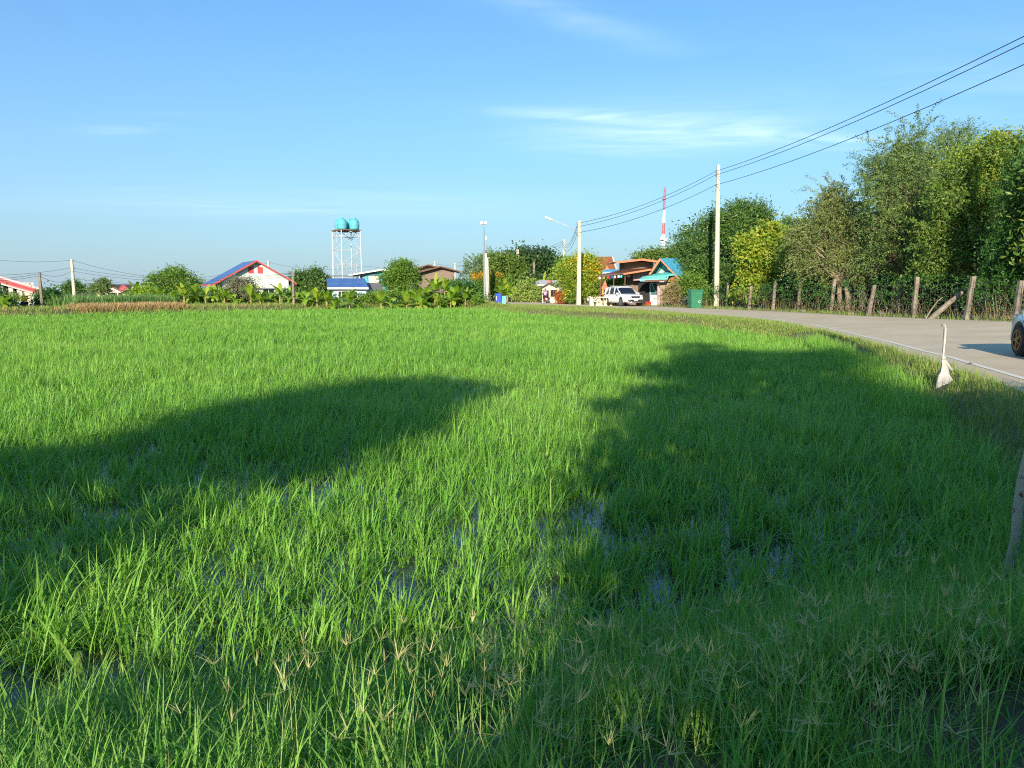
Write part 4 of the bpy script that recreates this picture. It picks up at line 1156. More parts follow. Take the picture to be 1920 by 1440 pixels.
# blue roofed low house
def roof_house(name, label, d, px0, px1, yr, ye, pxe0, pxe1, yg, run, mroof, mwall, mtrim, wall_in=(6, 6), cat='house'):
    """ridge and eave both across the view; the slope faces the paddy"""
    A, B = at(px0, yr, d + run), at(px1, yr, d + run); C, E = at(pxe1, ye, d), at(pxe0, ye, d)
    root = thing(name, label, cat, ((E.x + C.x) / 2, d, 0))
    mb = MB(); mb.slab([E, C, B, A], (0, 0, -.1))
    A2, B2 = A + Vector((0, run, E.z - A.z)), B + Vector((0, run, C.z - B.z))
    mb.slab([A + Vector((0, .004, 0)), B + Vector((0, .004, 0)), B2, A2], (0, 0, -.1)); mb.build('roof', mroof, root)
    mb = MB(); mb.slab([E + Vector((0, -.05, .02)), C + Vector((0, -.05, .02)), C + Vector((0, -.05, -.2)), E + Vector((0, -.05, -.2))], (0, .045, 0)); mb.build('fascia', mtrim, root)
    s_ = d / FPX; x0, x1 = E.x + wall_in[0] * s_, C.x - wall_in[1] * s_
    mb = MB(); zg = -.3; mb.slab([(x0, d + .6, zg), (x1, d + .6, zg), (x1, d + .6, E.z - .12), (x0, d + .6, E.z - .12)], (0, 2 * run - 1.2, 0)); mb.build('wall', mwall, root)
    return root
h5 = roof_house('low_house', 'low pale blue house with a bright blue sheet roof below the water tower', 86, 612, 683, 522, 539, 614, 691, 570, 3.2, M['blueroof'], M['bluewall'], M['white'])
for pxl in (640, 652, 664):
    p = at(pxl, 550, 86.57) - h5.location; window(h5, (p.x, .57, p.z - .2), .7, .9, M['white'], M['dark'])
h5b = roof_house('kitchen_shed', 'brown sheet roofed shed joining the blue roofed house', 88, 684, 712, 530, 546, 692, 722, 570, 3, M['greyroof'], M['cream'], M['browntrim'])
for pxl in (698, 706):
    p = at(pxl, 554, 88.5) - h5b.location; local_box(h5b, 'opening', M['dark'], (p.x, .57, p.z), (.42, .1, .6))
h4 = roof_house('tiled_house', 'orange brown hipped roof peeping over the dark round tree', 96, 604, 616, 517, 527, 594, 630, 560, 3, M['orangeroof'], M['cream'], M['browntrim'])
# teal upper storey house
ap = at(718, 504.5, 102); s = 102 / FPX
h6 = gable_house('teal_house', 'turquoise two storey house with wide shallow grey roof', ap, (718 - 682) * s, (742 - 718) * s, -(718 - 655) * s, (752 - 718) * s, ap.z, at(655, 515, 102).z, at(752, 510, 102).z, 8, 0,
                 {'wall': M['tealwall'], 'roof': M['greyroof'], 'trim': M['white']}, over=.9, trim=.16)
p = at(700, 524, 102) - h6.location; window(h6, (p.x - .1, .87, p.z), 1.25, .9, M['white'], M['cream'], bars=2)
local_box(h6, 'lintel', M['darkteal'], (p.x - .1, .8, p.z + .62), (1.5, .16, .16))
for dx in (10, 16):
    local_box(h6, 'downpipe', M['darkteal'], (dx * s, .85, at(0, 518, 102).z), (.1, .06, 1.5))
for pxl in (664, 672):
    local_box(h6, 'roof_strut', M['white'], ((pxl - 718) * s, .7, at(0, 520, 102).z), (.1, .1, .9))
# twin brown gabled roofs
ap = at(803, 496, 112); s = 112 / FPX
h8 = gable_house('brown_house', 'dark brown house with wide twin gables behind the tall banana clump', ap, 1.6, 3.0, -(803 - 770) * s, (828 - 803) * s, ap.z, at(770, 505, 112).z, at(830, 502, 112).z, 8, R(12),
                 {'wall': M['boards'], 'roof': M['greyroof'], 'trim': M['browntrim']}, over=1.0, trim=.14)
ap = at(826, 499, 106); s = 106 / FPX
h8b = gable_house('brown_house', 'nearer brown gable with red brick wall above the banana clump', ap, 2.6, 1.9, -(826 - 775) * s, (861 - 826) * s, ap.z, at(775, 513, 106).z, at(861, 508, 106).z, 7, R(5),
                  {'wall': M['boards'], 'roof': M['greyroof'], 'trim': M['browntrim']}, over=1.0, trim=.14)
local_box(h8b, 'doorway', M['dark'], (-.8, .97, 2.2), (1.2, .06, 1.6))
tv = thing('aerial', 'thin slanting rooftop aerial left of the twin brown gables', 'aerial', at(737, 505, 104)); mb = MB()
mb.tube([at(737, 512, 104), at(738, 498, 104)], .04, 5); mb.build('mast', M['metalgrey'], tv); mb = MB(); mb.tube([at(738, 498, 104), at(763, 488, 104)], .035, 5); mb.build('boom', M['pinktrim'], tv)

# ------------------------------------------------------------------ shop group at the bend
# small cream kiosk with grey gable
ap = at(1030, 530, 92); s = 92 / FPX
k1 = gable_house('cream_kiosk', 'small cream kiosk with grey gable roof at the road bend', ap, 1.15, 1.1, -(1030 - 1012) * s, (1044 - 1030) * s, ap.z, at(1012, 539, 92).z, at(1044, 537, 92).z, 2.6, R(-32),
                 {'wall': M['cream'], 'roof': M['darkroof'], 'trim': M['darkroof']}, over=.35, trim=.1)
window(k1, (-.65, .33, 1.0), .75, .95, M['boards'], M['dark']); window(k1, (.45, .33, 1.15), .85, .8, M['boards'], M['dark'])
mb = MB(); p = at(1024, 529, 92) - k1.location; mb.box((-.35, .8, ap.z + .15), (.4, .4, .35)); mb.build('chimney', M['pinktrim'], k1, .03, local=True)
k2 = roof_house('annex', 'cream annex wall with a yellow panel beside the kiosk', 92.5, 1044, 1066, 533, 538, 1043, 1062, 570, 1.6, M['darkroof'], M['cream'], M['browntrim'], (1, 1))
p = at(1050, 551, 92.9) - k2.location; local_box(k2, 'yellow_panel', L['yellowflower'], (p.x, .57, p.z), (.9, .04, 1.0))
k3 = roof_house('zinc_shelter', 'open shelter with pale zinc roof behind the cream kiosk', 97, 1012, 1048, 525, 533, 992, 1049, 570, 2.0, M['paleroof'], M['dark'], M['paleroof'], (30, 2))

# brown shop with wide awning
D = 80.0
def P(px, py, dd=0): return at(px, py, D + dd)
shop = thing('brown_shop', 'brown boarded shop with wide tiled awning beside the parked white car', 'shop', (P(1190, 542).x, D, 0))
mb = MB(); mb.slab([P(1171, 491, 3), P(1224, 490, 3), P(1224, 520, 3), P(1171, 520, 3)], (0, 4, 0)); mb.build('upper_wall', M['boards'], shop)
mb = MB()
mb.slab([P(1154, 490.5, 1), P(1204, 484.5, 1), P(1204, 486, 1), P(1154, 492, 1)], (0, 7, 0)); mb.slab([P(1204.05, 484.5, 1), P(1236, 489, 1), P(1236, 490.5, 1), P(1204.05, 486, 1)], (0, 7, 0)); mb.build('upper_roof', M['brownroof'], shop)
mb = MB()
mb.slab([P(1154, 490.7, .95), P(1204, 484.7, .95), P(1204, 488.5, .95), P(1154, 494.2, .95)], (0, .12, 0)); mb.slab([P(1204.05, 484.7, .95), P(1236, 489.2, .95), P(1236, 493, .95), P(1204.05, 488.5, .95)], (0, .12, 0)); mb.build('bargeboard', M['orangetrim'], shop)
mb = MB(); mb.slab([P(1120, 516.5, -1.5), P(1170, 512.5, -1.5), P(1222, 504, -1.5), P(1222, 502.5, 3), P(1172, 504, 3)], (0, 0, -.08)); mb.build('awning', M['brownroof'], shop)
mb = MB(); mb.slab([P(1169, 512.3, -1.56), P(1221, 503.8, -1.56), P(1221, 507, -1.56), P(1169, 515.5, -1.56)], (0, .05, 0)); mb.build('awning_board', M['orangetrim'], shop)
mb = MB(); mb.slab([P(1120, 516.5, -1.56), P(1169, 512.3, -1.56), P(1169, 514, -1.56), P(1120, 518.5, -1.56)], (0, .05, 0)); mb.build('awning_edge', M['browntrim'], shop)
mb = MB(); mb.slab([P(1172, 513, 2), P(1200, 510, 2), P(1200, 575, 2), P(1172, 575, 2)], (0, 5, 0)); mb.build('wall', M['boards'], shop)
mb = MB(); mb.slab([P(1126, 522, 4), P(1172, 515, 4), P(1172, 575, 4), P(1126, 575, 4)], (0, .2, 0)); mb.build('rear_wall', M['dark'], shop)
mb = MB(); mb.slab([P(1187.5, 513, .4), P(1222, 507, .4), P(1222, 525, .4), P(1187.5, 526, .4)], (0, .3, 0)); mb.build('sign_board', M['pinkwall'], shop)
for pxl in (1126, 1150, 1171):
    b = P(pxl, 575, -1.2); mb = MB(); mb.tube([Vector((b.x, b.y, -.1)), Vector((b.x, b.y, P(pxl, 517, -1.2).z))], .06, 6); mb.build('awning_post', M['browntrim'], shop)
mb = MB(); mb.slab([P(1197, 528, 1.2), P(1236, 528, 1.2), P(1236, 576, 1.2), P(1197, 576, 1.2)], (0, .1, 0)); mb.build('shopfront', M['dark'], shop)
mb = MB()
for a_, b_ in [((1219, 531), (1219, 573)), ((1232, 531), (1232, 573)), ((1219, 531), (1232, 531)), ((1222, 532), (1230, 548))]:
    mb.tube([P(*a_, 1.0), P(*b_, 1.0)], .05, 5)
mb.build('door_frame', M['bluewall'], shop)
mb = MB(); mb.slab([P(1220, 533, 1.1), P(1231, 533, 1.1), P(1231, 553, 1.1), P(1220, 553, 1.1)], (0, .03, 0)); mb.build('glass_door', M['darkteal'], shop)
mb = MB(); mb.slab([P(1219, 553, .2), P(1232, 553, .2), P(1232, 576, .2), P(1219, 576, .2)], (0, .4, 0)); mb.build('low_wall', M['white'], shop, .02)
gl = MB(); gl.lathe([(.05, -.16), (.16, -.1), (.19, 0), (.16, .1), (.05, .17)], P(1178.5, 517, .2), 12); gl.tube([P(1178.5, 514.5, .2), P(1178.5, 516, .2)], .015, 5)
tag(gl.build('globe_lamp', M['lampglass'], None, smooth=True), 'white globe lamp hanging under the brown awning', 'lamp')
for i, (pxl, mm, lab) in enumerate([(1125, 'bluewall', 'pale blue'), (1132, 'orangetrim', 'orange'), (1140.5, 'redpaint', 'red'), (1147, 'bluebin', 'dark blue'), (1153, 'concseat', 'yellow'), (1160, 'white', 'white'), (1165, 'tank', 'aqua')]):
    y0 = 519.5 - (pxl - 1120) * .075
    mb = MB(); mb.slab([P(pxl - 1.9, y0, -1.4), P(pxl + 1.9, y0 - .2, -1.4), P(pxl + 1.7, y0 + 4.2, -1.35), P(pxl - 1.7, y0 + 4.4, -1.35)], (0, .02, 0))
    tag(mb.build('hanging_pennant', M[mm]), lab + ' pennant in the row hanging under the brown awning', 'pennant', 'pennants under the awning')

# cyan roofed house with mint canopy
cy_ = thing('cyan_house', 'house with cyan gable roof and mint canopy next to the brown shop', 'house', (P(1250, 542).x, D, 0))
mb = MB(); ap = P(1237, 484.5, -1); mb.slab([ap, P(1293, 484, 4.5), P(1304, 524, 3), P(1274.5, 524, -1)], (0, .03, -.08)); mb.build('roof', M['cyanroof'], cy_)
mb = MB(); mb.slab([P(1237, 484.5, -1.02), P(1216, 514, -1.02), P(1240, 514, 5), P(1262, 486, 5)], (.02, 0, -.08)); mb.build('left_roof', M['darkteal'], cy_)
mb = MB(); mb.slab([P(1236.6, 484, -1.1), P(1240, 486, -1.1), P(1220, 515, -1.1), P(1216, 514, -1.1)], (0, .06, 0)); mb.slab([P(1237.2, 484, -1.11), P(1276, 524, -1.11), P(1273.5, 525.5, -1.11), P(1237.2, 487.5, -1.11)], (0, .06, 0)); mb.build('bargeboard', M['orangetrim'], cy_)
mb = MB(); mb.slab([P(1237, 489, 1), P(1270, 524, 1), P(1218, 524, 1)], (0, .1, 0)); mb.build('gable_panel', M['tealroof'], cy_)
mb = MB(); mb.slab([P(1228, 500, .9), P(1243, 496, .9), P(1236, 512, .9), P(1222, 513, .9)], (0, .05, 0)); mb.slab([P(1236, 489.5, .88), P(1242, 494.5, .88), P(1230, 496, .88)], (0, .05, 0)); mb.build('truss_shade', M['darkteal'], cy_)
mb = MB(); mb.slab([P(1241, 505, .8), P(1247, 510, .8), P(1234, 512, .8)], (0, .05, 0)); mb.build('pale_panel', M['mintwall'], cy_)
mb = MB(); mb.slab([P(1198, 523.5, -2.4), P(1252, 521.5, -2.4), P(1255, 515, -1.6), P(1267, 514, -1.2), P(1262, 509, .5), P(1236, 511.5, .5), P(1204, 519, -1.4)], (0, 0, -.12)); mb.build('canopy', M['tealroof'], cy_)
mb = MB(); mb.slab([P(1210, 525.3, -2.3), P(1251, 523.4, -2.3), P(1251, 527, -2.3), P(1210, 529, -2.3)], (0, .05, 0)); mb.build('canopy_fascia', M['browntrim'], cy_)
mb = MB(); mb.slab([P(1252, 526, -1.3), P(1258, 520.5, -1.3), P(1268, 518, -1.3), P(1274, 527, -1.3), P(1252, 529, -1.3)], (0, 1.2, 0)); mb.build('tiled_eave', M['brick'], cy_)
mb = MB(); mb.slab([P(1238, 529, -1), P(1277, 528, -1), P(1277, 577, -1), P(1238, 577, -1)], (0, 3, 0)); mb.build('wall', M['stonewall'], cy_)
mb = MB(); mb.slab([P(1233, 529, -.9), P(1238, 529, -.9), P(1237, 577, -.9), P(1232, 577, -.9)], (0, .2, 0)); mb.build('pillar', M['pinkwall'], cy_)

# steep orange temple-like roof behind
tp = thing('steep_roofed_house', 'steep orange tiled roof with small gablet behind the yellow flowering tree', 'house', (at(1130, 542, 112).x, 112, 0)); D2 = 112
Q = lambda px, py, dd=0: at(px, py, D2 + dd)
mb = MB(); mb.slab([Q(1104, 481.5, 3.2), Q(1148, 481, 3.2), Q(1157, 509, 0), Q(1095, 509, 0)], (0, 0, -.15)); mb.slab([Q(1104, 481.5, 3.25), Q(1148, 481, 3.25), Q(1155, 509, 6.4), Q(1098, 509, 6.4)], (0, 0, -.15)); mb.build('roof', M['orangeroof'], tp)
mb = MB(); mb.slab([Q(1147.3, 480.6, 3), Q(1149.2, 480.6, 3), Q(1158.5, 509, -.1), Q(1156, 509, -.1)], (0, .2, 0)); mb.build('ridge_trim', M['white'], tp)
mb = MB(); mb.slab([Q(1131, 509, -.6), Q(1138, 498, -.6), Q(1145, 509, -.6)], (0, 2, 0)); mb.build('gablet', M['orangetrim'], tp)
mb = MB(); mb.slab([Q(1133.5, 509, -.65), Q(1138, 502, -.65), Q(1142.5, 509, -.65)], (0, .04, 0)); mb.build('gablet_panel', M['orangepaint'], tp)
mb = MB(); mb.slab([Q(1101, 508, .8), Q(1151, 508, .8), Q(1151, 570, .8), Q(1101, 570, .8)], (0, 5, 0)); mb.build('wall', M['cream'], tp)
br = roof_house('blue_roofed_shed', 'low shed with blue sheet roof tucked behind the brown awning', 100, 1128, 1170, 505, 510, 1124, 1174, 570, 2, M['cyanroof'], M['dark'], M['bluewall'])

#@@PART3
# ------------------------------------------------------------------ trees and shrubs of the village
def vtree(name, label, cat, bpx, d, bl, key, n, per, size, Ln, W, tr, seed, group, style='clump', extra=(), limbs=5, droop=.35, up=.4, bark='bark', ntr=1, fork=.35, shell=.38):
    return rtree(name, label, cat, bpx, d, bl, key, style, n, per, size, Ln, W, tr, M[bark], seed, group, extra, limbs, droop, up, ntr, fork)
VG = 'trees and bushes round the village'
vtree('rain_tree', 'huge dark spreading rain tree behind the cream kiosk', 'tree', 990, 150, [(955, 497, 40, 20), (1000, 490, 48, 20), (1030, 500, 22, 20), (980, 520, 50, 28), (1020, 520, 30, 24), (940, 515, 30, 26), (975, 482, 26, 12)], 'rain', 700, 28, .9, .6, .3, .6, 201, VG, limbs=7)
vtree('feathery_tree', 'airy pale feathery tree left of the twin weathered pole', 'tree', 915, 112, [(905, 500, 28, 20), (925, 500, 22, 20), (890, 518, 20, 18), (930, 520, 24, 22), (905, 522, 24, 18), (915, 486, 12, 10)], 'tamarind', 520, 20, 1.6, .26, .11, .16, 202, VG, 'shoot', limbs=5)
vtree('forked_tree', 'olive tree with pale forked trunk between the two lamp arm poles', 'tree', 952, 106, [(950, 498, 22, 18), (935, 505, 16, 16), (965, 505, 16, 18), (950, 520, 20, 14)], 'gold', 260, 26, .6, .4, .16, .16, 203, VG, limbs=5, bark='barkpale', ntr=2)
vtree('flowering_bush', 'round bush topped with orange blossom behind the twin weathered pole', 'bush', 920, 100, [(905, 535, 22, 20), (930, 535, 22, 18), (920, 550, 32, 14), (890, 545, 16, 14)], 'mid', 300, 26, .45, .3, .14, .08, 204, VG,
      extra=[('blossom', 'orangeflower', [(900, 520, 16, 5), (930, 518, 14, 7), (938, 525, 9, 9), (912, 532, 12, 7)], 45, 22, .3, .22, .2)])
vtree('yellow_flower_tree', 'large bushy tree covered with yellow flowers beside the lamp arm pole', 'tree', 1096, 84, [(1085, 505, 28, 24), (1100, 495, 22, 16), (1075, 525, 28, 26), (1105, 525, 26, 28), (1090, 545, 32, 16), (1115, 545, 16, 16), (1060, 515, 14, 18)], 'yellowgreen', 620, 30, .45, .28, .12, .12, 205, VG,
      extra=[('blossom', 'yellowflower', [(1107, 500, 11, 5), (1095, 488, 14, 6), (1112, 512, 12, 7), (1114, 522, 9, 8), (1098, 516, 8, 6), (1072, 508, 12, 9), (1085, 490, 10, 6), (1090, 508, 20, 16), (1110, 506, 14, 12)], 160, 20, .3, .22, .2)], bark='barkpale', ntr=3)
vtree('flowering_bush', 'low green bush with yellow flowers at the foot of the lamp arm pole', 'bush', 1072, 83, [(1070, 555, 13, 14), (1078, 562, 10, 10)], 'mid', 90, 26, .3, .24, .1, .05, 206, VG, extra=[('blossom', 'yellowflower', [(1067, 546, 6, 4), (1074, 558, 6, 3), (1062, 550, 3, 3)], 24, 18, .16, .14, .14)], limbs=2)
vtree('croton_shrub', 'red orange leaved shrub in front of the kiosk annex', 'shrub', 1055, 86, [(1053, 558, 8, 8), (1059, 562, 7, 7), (1050, 564, 5, 4)], 'croton', 70, 26, .22, .24, .1, .04, 207, VG, limbs=2)
vtree('green_bush', 'big leafy bush left of the cream kiosk', 'bush', 992, 96, [(990, 545, 16, 18), (1000, 556, 14, 12), (978, 556, 14, 12)], 'verge', 150, 26, .4, .3, .14, .05, 208, VG, limbs=3)
vtree('mango_tree', 'bright green bushy mango tree left of the twin brown gables', 'tree', 752, 94, [(752, 512, 20, 16), (765, 520, 14, 20), (742, 530, 20, 20), (757, 545, 22, 16), (745, 503, 10, 9), (762, 500, 8, 8)], 'mid', 420, 30, .45, .32, .12, .14, 209, VG, limbs=5)
vtree('mango_tree', 'dark round tree between the white gabled house and the blue roofed house', 'tree', 583, 94, [(570, 530, 18, 18), (592, 525, 18, 16), (602, 538, 14, 16), (580, 548, 26, 16), (563, 520, 9, 8), (592, 513, 7, 6)], 'mango', 420, 30, .45, .32, .12, .14, 210, VG, limbs=5)
vtree('mango_tree', 'broad domed green tree left of the white gabled house', 'tree', 325, 98, [(325, 525, 26, 16), (345, 532, 24, 18), (300, 535, 26, 16), (330, 545, 40, 14), (328, 513, 14, 8), (285, 545, 16, 10)], 'mid', 560, 30, .5, .32, .12, .16, 211, VG, limbs=6)
vtree('small_tree', 'small round tree behind the tilted white pole at left', 'tree', 138, 104, [(132, 541, 12, 9), (142, 538, 9, 8), (150, 543, 6, 6)], 'mango', 120, 26, .4, .3, .14, .1, 212, VG, limbs=3)
vtree('feathery_bush', 'feathery light green shrub before the brown roofed house', 'bush', 190, 86, [(190, 538, 12, 10), (196, 533, 8, 6), (182, 548, 13, 10), (198, 546, 10, 8)], 'tamarind', 200, 20, .8, .24, .09, .06, 213, VG, 'shoot', limbs=3)
vtree('pinkish_bush', 'greyish bush with pink blossoms before the left half of the white gable', 'bush', 447, 84, [(440, 534, 13, 10), (462, 536, 9, 9), (436, 550, 16, 12), (466, 550, 14, 12)], 'pinkbush', 260, 24, .42, .24, .1, .05, 214, VG, limbs=5)
vtree('dark_shrub', 'dark leafy shrub at the left end of the far bund', 'shrub', 8, 64, [(0, 564, 12, 12), (-22, 556, 22, 20), (14, 570, 8, 6)], 'mango', 150, 26, .4, .32, .14, .06, 215, VG, limbs=3)
vtree('spindly_sapling', 'spindly leaning sapling with thin pale trunk before the columned porch', 'sapling', 20, 63, [(30, 556, 8, 5), (36, 560, 6, 4), (24, 555, 5, 4)], 'verge', 16, 20, .22, .2, .08, .045, 216, VG, limbs=3, bark='barkpale', fork=.7)
vtree('green_bush', 'dark green bush below the eave of the long house at left', 'bush', 90, 70, [(88, 558, 9, 9), (98, 555, 8, 10), (80, 566, 8, 6)], 'deep', 120, 26, .35, .26, .12, .05, 217, VG, limbs=2)
vtree('green_bush', 'thick yellow green bush at the foot of the banana plants left of the domed tree', 'bush', 268, 84, [(262, 560, 14, 13), (275, 553, 12, 10), (255, 566, 10, 8)], 'banana', 180, 26, .35, .3, .14, .05, 218, VG, limbs=2)
vtree('green_bush', 'dark green bush right of the low banana clump below the mango tree', 'bush', 880, 96, [(880, 550, 20, 16), (860, 540, 18, 14), (895, 558, 14, 10)], 'deep', 220, 26, .42, .3, .13, .06, 219, VG, limbs=3)
vtree('green_bush', 'low dense hedge bush below the grey roofed kitchen shed', 'bush', 708, 84, [(700, 558, 14, 6), (716, 560, 12, 6)], 'mid', 110, 24, .3, .24, .12, .04, 220, VG, limbs=2)
vtree('far_trees', 'grey green tree crowns showing over the cyan and brown roofs', 'tree', 1225, 135, [(1213, 480, 12, 6), (1235, 478, 16, 8), (1256, 480, 14, 9), (1200, 484, 10, 5), (1245, 490, 30, 10)], 'gold', 260, 24, .7, .45, .2, .2, 221, VG, limbs=5)
vtree('green_bush', 'green trees filling the gap left of the yellow flowering tree', 'tree', 1052, 108, [(1052, 515, 14, 16), (1045, 530, 14, 14), (1064, 500, 12, 14), (1040, 545, 18, 12)], 'mid', 260, 26, .5, .34, .15, .1, 222, VG, limbs=3)
vtree('green_bush', 'dark greenery behind the banana plant next to the bins', 'bush', 985, 116, [(975, 530, 18, 18), (1005, 535, 18, 18), (960, 540, 14, 14), (1025, 540, 14, 12)], 'rain', 300, 26, .6, .4, .18, .1, 223, VG, limbs=3)
vtree('green_bush', 'hanging greenery under the brown awning behind the white car', 'bush', 1145, 82.5, [(1138, 530, 10, 6), (1165, 532, 10, 6), (1128, 536, 8, 6)], 'mid', 110, 22, .3, .22, .1, .05, 224, VG, limbs=2)
vtree('bare_bush', 'straggly dry bush against the beige stone wall', 'bush', 1250, 74, [(1250, 556, 12, 12), (1264, 552, 10, 16), (1258, 566, 16, 8)], 'dryreed', 170, 16, .8, .2, .06, .04, 225, VG, 'shoot', limbs=3, up=.8, bark='barkpale')

# a low belt of shrubs and weeds under the banana plants that reads as one mass
rng = np.random.default_rng(228)
bl = []
for px in range(284, 905, 9):
    d_ = 86 + rng.normal() * 2.0
    bl += px_blobs([(px, 563 + rng.normal() * 3, 8 + rng.uniform(0, 5), 8 + rng.uniform(0, 6))], d_)
o = blade_obj('shrubbery', [crown_clumps(bl, 950, 22, .3, .30, .13, rng)], L['mid']); tag(o, 'low green shrubs and weeds under the banana plants', 'shrubbery', None, 'stuff')

# palm behind the mango crown
pl = thing('palm_tree', 'palm with ragged upright fronds beside the dense mango tree', 'palm', base(1276, 92))
b = base(1276, 92); c = at(1275, 478, 92)
mb = MB(); mb.tube([b, b.lerp(c, .5) + Vector((.1, 0, 0)), c], [.16, .13, .11], 8); mb.build('trunk', M['bark'], pl, smooth=True)
rng = np.random.default_rng(230); parts = []; stm = MB()
for k in range(15):
    az = rng.uniform(0, 6.28); el = rng.uniform(.35, 1.45); ln = rng.uniform(2.0, 3.2)
    n = 26; t = (np.arange(n) + 1) / n
    d0 = np.array([math.cos(az) * math.cos(el), math.sin(az) * math.cos(el), math.sin(el)])
    p = np.array(tuple(c)) + d0 * (ln * t)[:, None] + np.array([0, 0, -1]) * (.35 * ln * t ** 2.4)[:, None]
    sd = unit(np.cross(d0, [0, 0, 1.0]))
    stm.tube([c] + [Vector(q) for q in p[4::5]], [.035] * (len(p[4::5])) + [.01], 4, False)
    for sgn in (-1, 1):
        ax = sd * sgn * .8 + d0 * .6 + np.array([0, 0, -.45]) + rng.normal(size=(n, 3)) * .12
        parts.append(leaves(p, ax, .7 * (1 - .55 * t), np.full(n, .06), rng))
blade_obj('fronds', [shift(p, b) for p in parts], L['palmleaf'], pl); stm.build('frond_ribs', M['bananastem'], pl)

# ------------------------------------------------------------------ banana plants
def banana_proto(h, nl, seed, spread=1.0):
    rng = np.random.default_rng(seed)
    st = MB(); st.tube([(0, 0, -.1), (.02, .01, h * .5), (.03, .02, h)], [.13, .10, .07], 9)
    if seed % 2: st.tube([(.3, .1, -.1), (.42, .12, h * .45)], [.09, .05], 8)
    V = []; Lo = []; St = []; A = []; T = []; vo = lo = 0
    for k in range(nl):
        az = k * 2.4 + rng.uniform(-.4, .4); el = rng.uniform(.15, 1.25) if k < nl - 2 else rng.uniform(1.1, 1.5)
        ln = rng.uniform(1.3, 2.0) * spread; W = rng.uniform(.24, .36); bend = rng.uniform(.7, 1.9) * (1.35 - el * .6)
        S = 12; t = np.linspace(0, 1, S + 1)
        ang = el - bend * t ** 1.5
        dx = np.concatenate([[0], np.cumsum(np.cos(ang[:-1]))]) * ln / S; dz = np.concatenate([[0], np.cumsum(np.sin(ang[:-1]))]) * ln / S
        z0 = h * rng.uniform(.86, 1.0)
        ctr = np.stack([.03 + np.cos(az) * dx, .02 + np.sin(az) * dx, z0 + dz], 1)
        sd = np.array([-math.sin(az), math.cos(az), 0])
        prof = np.clip((t - .12) / .2, .06, 1) * np.sqrt(np.clip(1 - (t - .0) ** 5, 0, 1)) + .005
        tear = 1 - .35 * (rng.uniform(0, 1, S + 1) > .72)
        w1 = (W * prof * tear)[:, None]; w2 = (W * prof * (1 - .35 * (rng.uniform(0, 1, S + 1) > .72)))[:, None]
        up = np.array([0, 0, 1.0])
        droop = rng.uniform(-.25, .45)
        vv = np.stack([ctr - sd * w1 - up * w1 * droop, ctr, ctr + sd * w2 - up * w2 * droop], 1).reshape(-1, 3)
        V.append(vv); rv = rng.uniform(0, 1)
        A.append(np.full(len(vv), rv)); T.append(np.repeat(t, 3))
        for s_ in range(S):
            for q in (0, 1):
                a = s_ * 3 + q + vo
                Lo += [a, a + 1, a + 4, a + 3]; St.append(lo); lo += 4
        vo += len(vv)
    return st, (np.concatenate(V), np.array(Lo), np.array(St), np.concatenate(A), np.concatenate(T))
PROTO = []
for i, (h, nl, sp) in enumerate([(1.0, 13, 1.15), (1.35, 13, 1.25), (.6, 12, 1.0), (1.9, 14, 1.35)]):
    st, lf = banana_proto(h, nl, 240 + i, sp)
    PROTO.append((st, lf))
protos = {}
def banana(px, d, kind, sc, rz, label):
    b = base(px, d)
    if kind not in protos:
        root = thing('banana_plant', label, 'banana plant', b, rz, 'banana plants along the far bund')
        st, lf = PROTO[kind]
        st.build('stem', M['bananastem'], root, smooth=True, local=True)
        blade_obj('leaves', [lf], L['banana'], root)
        protos[kind] = root
    else:
        root = copy_tree(protos[kind]); root.location = b; root.rotation_euler = (0, 0, rz); root['label'] = label
    sc *= .84; root.scale = (sc, sc, sc)
